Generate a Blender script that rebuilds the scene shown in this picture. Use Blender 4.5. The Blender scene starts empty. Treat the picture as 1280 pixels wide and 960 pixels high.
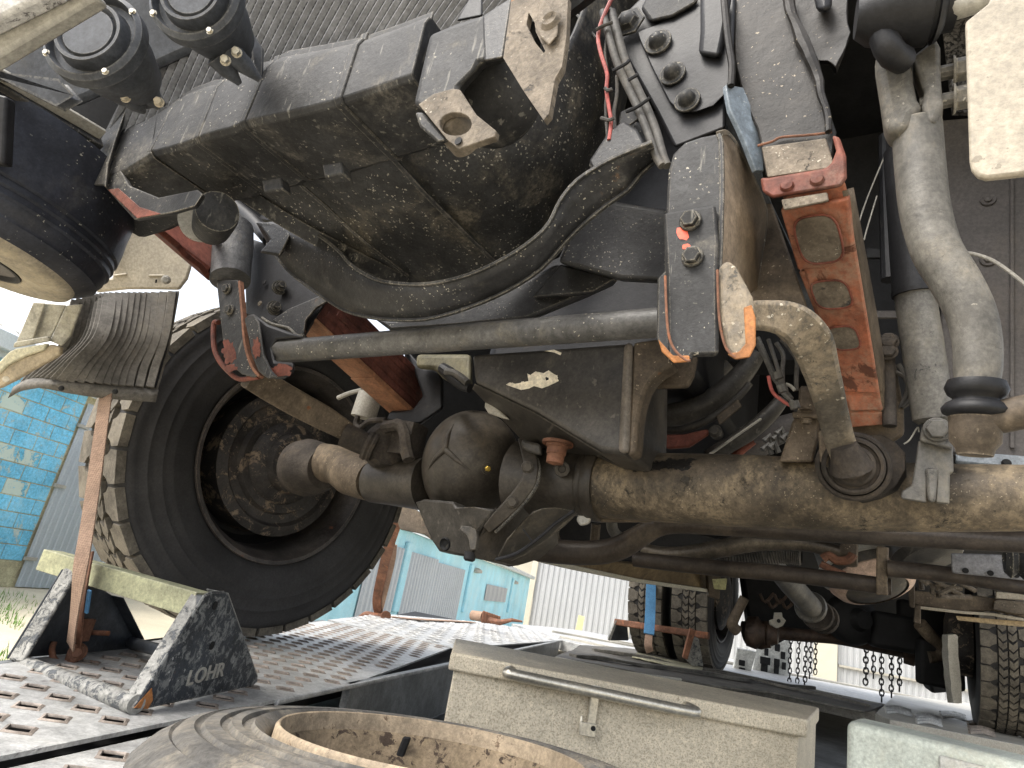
import bpy, bmesh, math, random
import numpy as np
from mathutils import Vector, Matrix, noise as mn
from mathutils.geometry import delaunay_2d_cdt
random.seed(7)
scene = bpy.context.scene
# ---------------------------------------------------------------- camera, sky, sun, exposure
FX = 800.0
UPC = np.array([467., 2446., -800.]); UPC /= np.linalg.norm(UPC)
YC = np.array([0, 0, -1.]); YC = YC - YC.dot(UPC)*UPC; YC /= np.linalg.norm(YC)
RW = np.array([np.cross(YC, UPC), YC, UPC])          # camera axes -> world axes
CAM = np.array([0, 0, .28])
cd = bpy.data.cameras.new('camera'); co = bpy.data.objects.new('camera', cd); scene.collection.objects.link(co)
cd.sensor_width = 36; cd.lens = 22.5; cd.clip_start = .02; cd.clip_end = 1500
m4 = Matrix.Identity(4)
for i in range(3):
    for j in range(3): m4[i][j] = RW[i][j]
    m4[i][3] = CAM[i]
co.matrix_world = m4
scene.camera = co
cd.dof.use_dof = False
SUN_AZ, SUN_EL = -122., 52.            # azimuth clockwise from +Y (behind the camera, to the left)
world = bpy.data.worlds.new('World'); scene.world = world; world.use_nodes = True
wn = world.node_tree.nodes; wl = world.node_tree.links
bg = wn['Background']; sky = wn.new('ShaderNodeTexSky'); sky.sky_type = 'NISHITA'; sky.sun_disc = False
sky.sun_elevation = math.radians(SUN_EL); sky.sun_rotation = math.radians(SUN_AZ)
sky.air_density = 1.0; sky.dust_density = 4.0; sky.ozone_density = .7; sky.altitude = 100
hs_ = wn.new('ShaderNodeHueSaturation'); hs_.inputs['Saturation'].default_value = .35; wl.new(sky.outputs[0], hs_.inputs['Color']); wl.new(hs_.outputs[0], bg.inputs[0]); bg.inputs[1].default_value = .15
sl = bpy.data.lights.new('sun', 'SUN'); so = bpy.data.objects.new('sun', sl); scene.collection.objects.link(so)
sl.energy = 1.0; sl.angle = math.radians(26); sl.color = (1, .95, .86)
a_ = math.radians(SUN_AZ); e_ = math.radians(SUN_EL)
so.rotation_euler = Vector((math.sin(a_)*math.cos(e_), math.cos(a_)*math.cos(e_), math.sin(e_))).to_track_quat('Z', 'Y').to_euler()
scene.view_settings.view_transform = 'Standard'; scene.view_settings.look = 'None'
scene.view_settings.exposure = 1.6; scene.view_settings.gamma = 1
scene.cycles.max_bounces = 8; scene.cycles.diffuse_bounces = 6; scene.cycles.use_denoising = True

# ---------------------------------------------------------------- measuring helpers
AZ = math.radians(33)                                  # heading of the truck
LV = np.array([math.cos(AZ), -math.sin(AZ), 0]); BV = np.array([math.sin(AZ), math.cos(AZ), 0]); ZV = np.array([0, 0, 1.])
V = lambda *p: np.array(p, float)
def unit(v): v = np.array(v, float); return v/max(1e-12, np.linalg.norm(v))
def T(l, b, z): return CAM*V(1, 1, 0) + LV*l + BV*b + ZV*z     # truck frame -> world
def ray(px, py): return RW@V((px-640)/FX, -(py-480)/FX, -1)
def X(px, py, b=None, l=None, z=None, d=None, pl=None):        # where the sight line of a point meets a plane
    r = ray(px, py)
    if d is not None: t = d
    elif b is not None: t = b/r.dot(BV)
    elif l is not None: t = l/r.dot(LV)
    elif pl is not None: t = (pl[0]-CAM).dot(pl[1])/r.dot(pl[1])
    else: t = (z-CAM[2])/r[2]
    return CAM + r*t
def dep(p): return float(-(RW.T@(np.array(p)-CAM))[2])
def rad(px, p): return px*dep(p)/FX                            # a radius in metres from one in picture units
KK = {'p': (0, 0, 1), 'k1': (0, 0, 2.977), 'k2': (400, 0, 2.977), 'k3': (800, 0, 2.667), 'k4': (0, 300, 2.977), 'k5': (400, 300, 2.977),
      'k6': (800, 300, 2.667), 'k7': (0, 600, 2.667), 'k8': (440, 600, 2.667), 'z1': (640, 620, 4), 'z2': (900, 660, 3.2), 'z3': (230, 360, 4),
      'z4': (460, 600, 4), 'z5': (0, 660, 4), 'z6': (520, 420, 4), 'z7': (980, 360, 4), 'z8': (0, 340, 5.333), 'y1': (0, 340, 8),
      'y2': (0, 460, 2.667), 'y3': (700, 0, 4), 'y4': (220, 200, 4), 'y5': (760, 640, 4.571), 'y6': (1020, 660, 4.923), 'y7': (780, 420, 4.571), 'y8': (500, 0, 4.571)}
def K(k, x, y): o = KK[k]; return (o[0]+x/o[2], o[1]+y/o[2])
def XS(k, pts, plane='b', val=None):
    out = []
    for q in pts:
        x, y = K(k, q[0], q[1]); v = q[2] if len(q) > 2 else val
        out.append(X(x, y, **{plane: v}))
    return out

# ---------------------------------------------------------------- mesh helpers
class M:
    def __init__(s): s.v = []; s.f = []
    def add(s, vs, fs):
        o = len(s.v); s.v += [tuple(float(c) for c in p) for p in vs]; s.f += [tuple(i+o for i in f) for f in fs]; return s
    def prism(s, pts, vec):
        pts = [np.array(p) for p in pts]; vec = np.array(vec); n = len(pts)
        return s.add(pts+[p+vec for p in pts], [tuple(range(n)), tuple(range(2*n-1, n-1, -1))]+[(i, i+n, (i+1) % n+n, (i+1) % n) for i in range(n)])
    def plate(s, pts, t):                # a plate of thickness t growing away from the viewer side
        n = newell(pts); c = sum(np.array(p) for p in pts)/len(pts)
        if n.dot(c-CAM) < 0: n = -n
        return s.prism(pts, n*t)
    def box(s, c, ax, ay, az):
        c = np.array(c); ax, ay, az = map(np.array, (ax, ay, az))
        return s.prism([c-ax-ay-az, c+ax-ay-az, c+ax+ay-az, c-ax+ay-az], 2*az)
    def sweep(s, path, sect, scales=None, up=None, cap=True, closed=False):
        path = [np.array(p, float) for p in path]; n = len(path); m = len(sect)
        tans = [unit(path[min(i+1, n-1)]-path[max(i-1, 0)]) for i in range(n)]
        if closed: tans = [unit(path[(i+1) % n]-path[(i-1) % n]) for i in range(n)]
        u = np.array(up if up is not None else (0, 0, 1.), float)
        if abs(unit(u).dot(tans[0])) > .95: u = V(1, .3, 0)
        vs = []
        for i in range(n):
            t = tans[i]; 
            if up is None or i == 0: u = unit(u-u.dot(t)*t)
            else: u = unit(np.array(up)-np.array(up).dot(t)*t)
            w = np.cross(t, u); sc = scales[i] if scales is not None else 1
            sx, sy = sc if hasattr(sc, '__len__') else (sc, sc)
            vs += [path[i]+w*a*sx+u*b*sy for a, b in sect]
        fs = []
        for i in range(n if closed else n-1):
            j = (i+1) % n
            fs += [(i*m+k, i*m+(k+1) % m, j*m+(k+1) % m, j*m+k) for k in range(m)]
        if cap and not closed: fs += [tuple(range(m-1, -1, -1)), tuple((n-1)*m+k for k in range(m))]
        return s.add(vs, fs)
    def tube(s, path, r, n=14, sub=0, closed=False, cap=True):
        rs = list(r) if hasattr(r, '__len__') else [r]*len(path)
        if sub: path, rs = smooth(path, rs, sub)
        return s.sweep(path, [(math.cos(2*math.pi*k/n), math.sin(2*math.pi*k/n)) for k in range(n)], rs, closed=closed, cap=cap)
    def bar(s, path, w, h, up=None, sub=0, scales=None, c=.25):
        if sub:
            sc = scales or [1]*len(path); path, scales = smooth(path, sc, sub)
        x, y = w/2, h/2; k = min(x, y)*c
        return s.sweep(path, [(x-k, -y), (x, -y+k), (x, y-k), (x-k, y), (-x+k, y), (-x, y-k), (-x, -y+k), (-x+k, -y)], scales, up=up)
    def lathe(s, o, ax, prof, n=24, sq=1., ref=None, caps=False):
        o = np.array(o); ax = unit(ax); u = V(0, 0, 1) if abs(ax[2]) < .9 else V(1, 0, 0)
        if ref is not None: u = np.array(ref)
        u = unit(u-u.dot(ax)*ax); w = np.cross(ax, u); m = len(prof); vs = []
        for k in range(n):
            t = 2*math.pi*k/n
            vs += [o+ax*a+(w*math.cos(t)+u*math.sin(t)*sq)*r for a, r in prof]
        fs = [(k*m+i, k*m+i+1, ((k+1) % n)*m+i+1, ((k+1) % n)*m+i) for k in range(n) for i in range(m-1)]
        for e in (0, m-1):
            if caps and prof[e][1] > 1e-4: fs.append(tuple(k*m+e for k in range(n)))
        return s.add(vs, fs)
    def bolt(s, p, nrm, r, h=None, washer=True):
        h = h or r*.7; nrm = unit(nrm)
        if washer: s.lathe(p, nrm, [(0, r*1.25), (r*.2, r*1.2), (r*.2, 0)], 14)
        return s.lathe(np.array(p)+nrm*r*.15, nrm, [(0, r), (h*.85, r), (h, r*.85), (h, 0)], 6)
    def grid(s, rows):
        n, m = len(rows), len(rows[0])
        return s.add([p for r in rows for p in r], [(i*m+j, i*m+j+1, (i+1)*m+j+1, (i+1)*m+j) for i in range(n-1) for j in range(m-1)])
    def ring(s, outer, inner, vec):     # plate with a hole: both loops star-shaped about the hole's centre
        c = sum(inner)/len(inner); n = newell(inner); u = unit(inner[0]-c); w = np.cross(n, u)
        def at(loop, a):
            d = u*math.cos(a)+w*math.sin(a); best = None
            for i in range(len(loop)):
                p = loop[i]-c; q = loop[(i+1) % len(loop)]-c
                px, py, qx, qy = p.dot(u), p.dot(w), q.dot(u), q.dot(w)
                e = V(qx-px, qy-py); dn = math.cos(a)*e[1]-math.sin(a)*e[0]
                if abs(dn) < 1e-12: continue
                t = (px*e[1]-py*e[0])/dn; sx = (px*math.sin(a)-py*math.cos(a))/(-dn)
                if t > 0 and -1e-6 <= -sx <= 1+1e-6: best = t if best is None else max(best, t)
            return c+d*(best or 0)
        angs = sorted({round(math.atan2((p-c).dot(w), (p-c).dot(u)) % (2*math.pi), 5) for p in list(outer)+list(inner)})
        O = [at(outer, a) for a in angs]; I = [at(inner, a) for a in angs]; N = len(angs); vec = np.array(vec)
        fs = []
        for i in range(N):
            j = (i+1) % N
            fs += [(i, j, N+j, N+i), (2*N+i, 3*N+i, 3*N+j, 2*N+j), (i, 2*N+i, 2*N+j, j), (N+i, N+j, 3*N+j, 3*N+i)]
        return s.add(O+I+[p+vec for p in O]+[p+vec for p in I], fs)
def newell(pts):
    n = np.zeros(3)
    for i in range(len(pts)): n += np.cross(np.array(pts[i]), np.array(pts[(i+1) % len(pts)]))
    return unit(n)
def smooth(path, rs, sub):
    P = [np.array(p, float) for p in path]; R_ = [np.array(r, float) for r in rs]; op = []; orr = []
    for i in range(len(P)-1):
        a, b, c, d = P[max(i-1, 0)], P[i], P[i+1], P[min(i+2, len(P)-1)]
        for k in range(sub):
            t = k/sub; op.append(.5*((2*b)+(c-a)*t+(2*a-5*b+4*c-d)*t*t+(3*b-a-3*c+d)*t**3)); orr.append(R_[i]*(1-t)+R_[i+1]*t)
    op.append(P[-1]); orr.append(R_[-1])
    return op, [tuple(r) if r.ndim else float(r) for r in orr]
def curve(pts, sub): return smooth(pts, [1]*len(pts), sub)[0]

BASE = {}
def put(o, label=None, cat=None, group=None, kind=None):
    if label: o['label'] = label
    if cat: o['category'] = cat
    if group: o['group'] = group
    if kind: o['kind'] = kind
    return o
def empty(name, p, label, cat, group=None):
    o = bpy.data.objects.new(name, None); scene.collection.objects.link(o); o.location = [float(c) for c in p]; o.empty_display_size = .1
    BASE[o.name] = np.array(p, float); return put(o, label, cat, group)
def part(name, m, mat, parent=None, bevel=0, sub=0, solid=0, ang=35, label=None, cat=None, group=None, kind=None, seg=2, at=None, flat=False, rough=0):
    base = BASE[parent.name] if parent is not None else (np.array(at) if at is not None else np.zeros(3))
    me = bpy.data.meshes.new(name); me.from_pydata([tuple(float(c) for c in (np.array(v)-base)) for v in m.v], [], m.f)
    bm = bmesh.new(); bm.from_mesh(me); bmesh.ops.recalc_face_normals(bm, faces=bm.faces); 
    if rough:                            # hand-made unevenness, in metres
        bmesh.ops.triangulate(bm, faces=[f for f in bm.faces if len(f.verts) > 4])
        bmesh.ops.subdivide_edges(bm, edges=bm.edges, cuts=3, use_grid_fill=True)
        for v in bm.verts: v.co += mn.noise_vector(v.co*30)*rough
    bm.to_mesh(me); bm.free()
    if not flat:
        me.polygons.foreach_set('use_smooth', [True]*len(me.polygons)); me.set_sharp_from_angle(angle=math.radians(ang))
    me.materials.append(mat)
    o = bpy.data.objects.new(name, me); scene.collection.objects.link(o)
    if parent is not None: o.parent = parent
    else: o.location = [float(c) for c in base]
    BASE[o.name] = base
    if solid: s = o.modifiers.new('solid', 'SOLIDIFY'); s.thickness = solid; s.offset = 0
    if sub: s = o.modifiers.new('sub', 'SUBSURF'); s.levels = s.render_levels = sub
    if bevel:
        s = o.modifiers.new('bevel', 'BEVEL'); s.width = bevel; s.segments = seg; s.limit_method = 'ANGLE'; s.angle_limit = math.radians(40); s.harden_normals = False; w_n = o.modifiers.new('wn', 'WEIGHTED_NORMAL'); w_n.keep_sharp = True; w_n.weight = 60
    return put(o, label, cat, group, kind)
def inst(src, p, rot=None, parent=None):     # another piece sharing the mesh
    o = src.copy(); scene.collection.objects.link(o)
    o.location = [float(c) for c in p]
    if rot is not None: o.rotation_euler = rot
    if parent is not None: o.parent = parent
    BASE[o.name] = np.array(p, float); return o

# ---------------------------------------------------------------- materials
def nd(t, ty, **k):
    n = t.nodes.new(ty)
    for a, b in k.items(): setattr(n, a, b)
    return n
def ramp(t, src, a, b, lo=0., hi=1.):
    r = nd(t, 'ShaderNodeMapRange'); r.inputs[1].default_value = a; r.inputs[2].default_value = b; r.inputs[3].default_value = lo; r.inputs[4].default_value = hi
    r.interpolation_type = 'SMOOTHSTEP'
    t.links.new(src, r.inputs[0]); return r.outputs[0]
def noi(t, vec, sc, det=6, ro=.6, dist=0):
    n = nd(t, 'ShaderNodeTexNoise'); n.inputs['Scale'].default_value = sc; n.inputs['Detail'].default_value = det; n.inputs['Roughness'].default_value = ro; n.inputs['Distortion'].default_value = dist
    t.links.new(vec, n.inputs['Vector']); return n.outputs[0]
def mixc(t, fac, a, b, mode='MIX'):
    n = nd(t, 'ShaderNodeMix', data_type='RGBA', blend_type=mode)
    for i, v in ((0, fac), (6, a), (7, b)):
        if isinstance(v, (int, float)): n.inputs[i].default_value = v
        elif isinstance(v, tuple): n.inputs[i].default_value = (*v, 1)[:4]
        else: t.links.new(v, n.inputs[i])
    return n.outputs[2]
def mul(t, a, b, op='MULTIPLY'):
    n = nd(t, 'ShaderNodeMath', operation=op)
    for i, v in ((0, a), (1, b)):
        if isinstance(v, (int, float)): n.inputs[i].default_value = v
        else: t.links.new(v, n.inputs[i])
    return n.outputs[0]
def stretch(t, vec, s):
    m = nd(t, 'ShaderNodeMapping'); m.inputs['Scale'].default_value = s; t.links.new(vec, m.inputs['Vector']); return m.outputs[0]
def grimy(name, base, var=.45, vs=7, dust=None, spots=None, rust=None, wear=None, scr=None, rough=.55, metal=0., bump=.25, bs=90, lumps=0, peel=None, extra=None, contrast=.32):
    """base paint or metal; dust=(colour, amount 0-1, scale); spots=(colour, amount, scale); rust=(colour, amount, scale); wear=(colour, amount) on edges"""
    mt = bpy.data.materials.new(name); mt.use_nodes = True; t = mt.node_tree; bs_ = t.nodes['Principled BSDF']
    tc = nd(t, 'ShaderNodeTexCoord').outputs['Object']
    n1 = noi(t, tc, vs, 8, .62)
    col = mixc(t, ramp(t, n1, .3, .7), tuple(c*(1-var) for c in base), tuple(min(1, c*(1+var)) for c in base))
    mg = noi(t, tc, 26, 10, .78, .3); col = mixc(t, 1., col, mixc(t, ramp(t, mg, .32, .68), (1-contrast,)*3, (1+contrast,)*3), 'MULTIPLY')
    fg = noi(t, tc, 170, 8, .75); col = mixc(t, 1., col, mixc(t, ramp(t, fg, .25, .75), (.7, .7, .7), (1.3, 1.3, 1.3)), 'MULTIPLY')
    rg = rough
    h = noi(t, tc, bs, 6, .7)
    if scr:
        s = noi(t, stretch(t, tc, scr[2]), scr[3], 3, .6); f = mul(t, ramp(t, s, .62, .7), scr[1]); col = mixc(t, f, col, scr[0])
    if dust:
        n2 = noi(t, tc, dust[2], 10, .68, .4); f = ramp(t, n2, .72-dust[1]*.5, .9-dust[1]*.45); f = mul(t, f, .35+.6*dust[1])
        f2 = mul(t, f, ramp(t, noi(t, stretch(t, tc, (1, 1, .6)), dust[2]*14, 8, .8), .38, .62, .12, 1)); col = mixc(t, f2, col, dust[0])
        rg = mul(t, mul(t, f2, .45), rough, 'ADD')
    if rust:
        n3 = noi(t, tc, rust[2], 9, .7, .6); f = ramp(t, n3, .68-rust[1]*.4, .72-rust[1]*.38)
        rc = mixc(t, noi(t, tc, rust[2]*6, 5, .7), tuple(c*.45 for c in rust[0]), tuple(min(1, c*1.4) for c in rust[0])); col = mixc(t, f, col, rc)
    if peel:
        n5 = noi(t, tc, peel[2]*1.6, 12, .82, .5); f = ramp(t, n5, .60-peel[1]*.3, .64-peel[1]*.3); col = mixc(t, f, col, peel[0])
        h = mul(t, h, mul(t, f, -1.2), 'ADD')
    if spots:
        vo = nd(t, 'ShaderNodeTexVoronoi'); vo.inputs['Scale'].default_value = spots[2]; vo.inputs['Randomness'].default_value = 1
        nw = nd(t, 'ShaderNodeTexNoise'); nw.inputs['Scale'].default_value = 260; nw.inputs['Detail'].default_value = 2; t.links.new(tc, nw.inputs['Vector'])
        va = nd(t, 'ShaderNodeVectorMath', operation='MULTIPLY_ADD'); t.links.new(nw.outputs['Color'], va.inputs[0]); va.inputs[1].default_value = (.009, .009, .005); t.links.new(tc, va.inputs[2])
        t.links.new(va.outputs[0], vo.inputs['Vector']); vo.inputs['Scale'].default_value = spots[2]*2.1
        sp = nd(t, 'ShaderNodeSeparateColor'); t.links.new(vo.outputs['Color'], sp.inputs[0])
        size = mul(t, ramp(t, sp.outputs[0], 1-spots[1]*.5, 1, 0, .42), 1)
        f = ramp(t, mul(t, size, vo.outputs['Distance'], 'SUBTRACT'), 0, .06); f = mul(t, f, ramp(t, noi(t, tc, 6, 3), .4, .62))
        f = mul(t, f, .62)
        col = mixc(t, f, col, spots[0]); h = mul(t, h, mul(t, f, .6), 'ADD')
    if wear:
        bv = nd(t, 'ShaderNodeBevel', samples=4); bv.inputs[0].default_value = .0035; dt = nd(t, 'ShaderNodeVectorMath', operation='DOT_PRODUCT'); t.links.new(bv.outputs[0], dt.inputs[0]); t.links.new(nd(t, 'ShaderNodeNewGeometry').outputs['Normal'], dt.inputs[1]); f = mul(t, mul(t, ramp(t, mul(t, 1., dt.outputs['Value'], 'SUBTRACT'), .015, .10), ramp(t, fg, .38, .56)), wear[1]); col = mixc(t, f, col, wear[0])
    if extra: col = extra(t, tc, col)
    t.links.new(col, bs_.inputs['Base Color'])
    if isinstance(rg, (int, float)): bs_.inputs['Roughness'].default_value = rg
    else: t.links.new(rg, bs_.inputs['Roughness'])
    bs_.inputs['Metallic'].default_value = metal
    if max(base) < .2 and not metal: bs_.inputs['Specular IOR Level'].default_value = .28
    b = nd(t, 'ShaderNodeBump'); b.inputs['Strength'].default_value = bump; b.inputs['Distance'].default_value = .003
    t.links.new(h, b.inputs['Height']); last = b
    b2 = nd(t, 'ShaderNodeBump'); b2.inputs['Strength'].default_value = .2+lumps; b2.inputs['Distance'].default_value = .003+lumps*.012
    t.links.new(noi(t, tc, 18, 5, .6), b2.inputs['Height']); t.links.new(b.outputs[0], b2.inputs['Normal']); t.links.new(b2.outputs[0], bs_.inputs['Normal'])
    return mt
DUST = (.30, .25, .19); RUST = (.20, .075, .03)
MB = grimy('speckled_black_steel', (.024, .024, .025), .5, 6, dust=((.18, .165, .14), .36, 9), spots=((.62, .57, .46), .6, 130), rust=((.13, .08, .05), .12, 9), wear=((.38, .34, .27), .7), rough=.48, bump=.35, bs=110)
MBD = grimy('dusty_black_steel', (.027, .027, .0275), .5, 6, scr=((.20, .19, .165), .55, (16, 16, 2.2), 5), dust=((.25, .23, .195), .42, 10), spots=((.65, .6, .48), .35, 120), wear=((.42, .38, .3), .6), rough=.6, bump=.4, bs=90)
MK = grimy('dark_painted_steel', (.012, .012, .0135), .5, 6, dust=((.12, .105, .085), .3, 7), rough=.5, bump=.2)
MBR = grimy('brown_dusty_steel', (.085, .066, .047), .35, 4, dust=((.33, .26, .18), .5, 5), rust=(RUST, .06, 14), wear=((.36, .3, .22), .4), rough=.62, bump=.3, spots=((.5, .42, .3), .25, 110))
MDIF = grimy('oily_brown_casting', (.042, .036, .029), .4, 5, dust=((.12, .095, .065), .4, 5), rough=.42, bump=.15, bs=60)
MPAN = grimy('dark_sump_plastic', (.045, .041, .036), .35, 4, dust=((.17, .145, .11), .45, 5), scr=((.2, .18, .15), .3, (9, 1.2, 6), 9), wear=((.3, .26, .2), .4), rough=.42, bump=.15)
MOR = grimy('orange_primer_spring', (.27, .085, .042), .35, 9, dust=((.30, .21, .15), .62, 7), rust=((.11, .04, .022), .24, 11), rough=.62, bump=.4, wear=((.45, .26, .16), .4))
MRED = grimy('flaking_red_primer', (.14, .045, .03), .4, 10, dust=((.26, .2, .16), .4, 9), rough=.65, bump=.4)
MRDK = grimy('dark_red_steel', (.085, .03, .022), .5, 10, dust=((.14, .09, .07), .4, 14), rough=.6, bump=.5, scr=((.03, .012, .01), .8, (14, 14, 1), 7))
MGR = grimy('greasy_black_steel', (.015, .013, .011), .6, 12, dust=((.10, .065, .04), .35, 9), spots=((.45, .38, .28), .25, 120), rough=.55, bump=.4, bs=60, lumps=.15)
MGAL = grimy('galvanised_steel', (.40, .40, .37), .22, 6, dust=((.50, .46, .35), .5, 4), rough=.5, metal=.25, bump=.15)
MTUBE = grimy('grey_painted_tube', (.085, .080, .070), .35, 7, dust=((.26, .225, .17), .55, 6), peel=((.075, .07, .06), .16, 11), spots=((.6, .55, .45), .25, 100), wear=((.5, .45, .35), .4), rough=.5, bump=.3)
MARM = grimy('stone_chipped_arm', (.115, .100, .080), .35, 8, dust=((.37, .30, .21), .6, 5), peel=((.085, .08, .07), .14, 18), spots=((.7, .64, .52), .5, 90), rough=.55, bump=.5)
MSHK = grimy('shock_absorber_steel', (.10, .096, .088), .35, 6, dust=((.20, .18, .14), .5, 5), peel=((.03, .03, .03), .08, 20), rough=.42, bump=.2)
MRUB = grimy('black_rubber', (.032, .031, .031), .3, 5, dust=((.085, .078, .068), .3, 4), rough=.65, bump=.2, contrast=.10)
MRUBT = grimy('dusty_tread_rubber', (.11, .098, .08), .3, 9, dust=((.22, .195, .15), .5, 9), rough=.85, bump=.5)
MBUSH = grimy('perished_rubber', (.045, .038, .032), .4, 12, dust=((.12, .095, .07), .5, 9), rough=.8, bump=.8, lumps=.3)
MTAN = grimy('tan_rusty_plate', (.13, .108, .083), .35, 12, dust=((.29, .25, .195), .45, 8), rust=((.32, .14, .05), .10, 9), spots=((.75, .7, .58), .5, 150), peel=((.07, .065, .06), .05, 25), rough=.75, bump=.7)
MBEI = grimy('beige_painted_panel', (.40, .355, .275), .12, 6, dust=((.48, .40, .28), .4, 5), rust=((.3, .18, .08), .0, 12), rough=.5, bump=.08, spots=((.28, .22, .15), .3, 45), contrast=.10)
MPALE = grimy('pale_painted_steel', (.32, .305, .265), .15, 5, dust=((.40, .37, .29), .4, 5), rough=.5, bump=.1, contrast=.10)
MPNL = grimy('matt_grey_panel', (.085, .077, .073), .12, 3, dust=((.19, .165, .14), .45, 3), rough=.6, bump=.08, contrast=.10)
MBLK = grimy('dark_recess', (.009, .009, .0095), .4, 5, rough=.7, bump=.1)  # near-black that puts the shade of gaps and recesses into the colour
MHOSE = grimy('dusty_black_hose', (.07, .066, .06), .3, 9, dust=((.2, .18, .15), .5, 9), rough=.6, bump=.2)
MWIRE = grimy('red_wire', (.32, .07, .055), .2, 9, rough=.5, bump=.05)
MCHK = grimy('chipped_black_paint', (.026, .031, .038), .35, 9, peel=((.19, .195, .19), .30, 26), rust=((.36, .15, .05), .0, 7), wear=((.5, .46, .4), .9), rough=.5, bump=.5, spots=((.5, .5, .48), .5, 70))
MCHG = grimy('worn_grey_chock_edge', (.22, .215, .195), .2, 9, peel=((.05, .055, .06), .30, 26), rust=((.36, .15, .05), .02, 9), rough=.5, bump=.5)
MCHB = grimy('bare_black_paint', (.032, .036, .042), .5, 8, dust=((.28, .28, .27), .25, 12), rough=.45, bump=.2)
MWOOD = grimy('greenish_beam_paint', (.27, .27, .16), .2, 9, dust=((.38, .36, .25), .4, 10), rust=((.12, .10, .06), .03, 20), wear=((.62, .57, .45), .8), rough=.65, bump=.3)
MDECK = grimy('worn_deck_steel', (.38, .38, .37), .2, 5, dust=((.48, .465, .42), .5, 5), peel=((.22, .215, .21), .06, 9), rough=.45, metal=.2, bump=.2)
MRIMH = grimy('rusty_hole_rim', (.22, .185, .155), .3, 9, rust=((.20, .11, .07), .05, 14), rough=.6, bump=.3)
MSTEP = grimy('grey_step_steel', (.15, .155, .155), .3, 6, dust=((.33, .32, .29), .3, 8), rough=.45, metal=.2, bump=.15)
MBOX = grimy('speckled_beige_toolbox', (.54, .475, .36), .10, 4, dust=((.58, .52, .41), .4, 4), spots=((.22, .18, .12), .25, 45), rough=.55, bump=.2, bs=240, extra=lambda t, tc, c: mixc(t, mul(t, ramp(t, noi(t, tc, 330, 2, .5), .52, .62), .5), c, (.20, .165, .11)), contrast=.10)
MCHR = grimy('dull_chrome', (.5, .47, .4), .15, 6, dust=((.45, .40, .3), .45, 12), rough=.3, metal=.75, bump=.1, contrast=.10)
MTYRE = grimy('weathered_tyre_rubber', (.095, .09, .082), .35, 5, dust=((.27, .235, .18), .6, 9), rough=.75, bump=.35, scr=((.06, .06, .06), .5, (1, 8, 6), 6))
MRIMR = grimy('rusty_tan_rim', (.27, .21, .14), .2, 6, rust=((.13, .085, .05), .22, 26), dust=((.42, .35, .25), .4, 5), rough=.7, bump=.5, spots=((.1, .07, .05), .5, 90))
def weave(t, tc, c):
    w = nd(t, 'ShaderNodeTexWave'); w.bands_direction = 'Z'; w.inputs['Scale'].default_value = 75; w.inputs['Distortion'].default_value = .6; t.links.new(tc, w.inputs[0])
    w2 = nd(t, 'ShaderNodeTexWave'); w2.bands_direction = 'X'; w2.inputs['Scale'].default_value = 60; t.links.new(tc, w2.inputs[0])
    return mixc(t, mul(t, mul(t, w.outputs[1], w2.outputs[1]), .6), c, (.13, .08, .06))
MWEB = grimy('brown_webbing', (.30, .20, .14), .2, 9, dust=((.42, .31, .23), .5, 12), rough=.9, bump=.3, extra=weave, contrast=.10)
MWBL = grimy('blue_webbing', (.07, .20, .36), .15, 9, rough=.8, bump=.2, contrast=.10)
MREDR = grimy('brown_rusty_iron', (.16, .075, .045), .4, 9, rust=((.25, .1, .05), .3, 15), rough=.7, bump=.4)
MFLAP = grimy('dusty_rubber_flap', (.12, .112, .10), .15, 5, dust=((.20, .18, .145), .5, 4), rough=.8, bump=.15)
MMAT = grimy('weathered_rubber_sheet', (.085, .08, .07), .35, 4, dust=((.22, .20, .165), .5, 6), rough=.7, bump=.3, lumps=.3)
MORR = grimy('orange_rust_edge', (.30, .12, .035), .4, 14, rust=((.14, .06, .03), .22, 26), dust=((.2, .12, .07), .4, 20), rough=.75, bump=.4)
MSPOT = grimy('orange_marker_paint', (.50, .055, .012), .1, 9, rough=.5, bump=.05)
MWHT = grimy('bare_scraped_metal', (.62, .56, .44), .15, 30, rough=.6, bump=.4)
MOILB = grimy('black_oil_stain', (.012, .011, .01), .2, 30, rough=.35, bump=.3)
MBRS = grimy('brass_nut', (.65, .45, .10), .2, 20, rough=.35, metal=.8, bump=.1)
MCABLE = grimy('grey_cable', (.38, .36, .32), .1, 9, rough=.6, bump=.1, contrast=.10)
# ================================================================ THE SETTING: yard, buildings
GZ = -1.1
def yardcol(t, tc, c):
    g = mul(t, ramp(t, noi(t, tc, .5, 6, .7), .50, .62), .6)
    return mixc(t, g, c, (.46, .40, .28))
MYARD = grimy('sandy_concrete_yard', (.52, .46, .34), .15, .6, dust=((.6, .53, .38), .4, .5), rough=.9, bump=.5, bs=14, extra=yardcol, contrast=.06)
MBLU = grimy('blue_painted_block', (.15, .47, .68), .18, 1.5, dust=((.34, .56, .66), .6, 1.6), peel=((.45, .52, .48), .16, 1.4), rough=.8, bump=.8, bs=24)
MBLW = grimy('scuffed_blue_block', (.12, .42, .60), .2, 2.5, peel=((.48, .56, .50), .50, 2.2), rough=.85, bump=.8, bs=24)
MBLP = grimy('blue_painted_plaster', (.32, .60, .70), .15, .8, dust=((.5, .64, .66), .6, 1.2), rough=.8, bump=.2, bs=9, contrast=.06)
MPLN = grimy('mossy_plinth', (.40, .36, .23), .3, 1.5, dust=((.5, .46, .32), .5, 2), rough=.9, bump=.6, bs=14)
MCOR = grimy('grey_corrugated_sheet', (.36, .39, .42), .08, .7, dust=((.45, .45, .42), .3, .8), rough=.5, metal=.1, bump=.05, contrast=.06)
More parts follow.
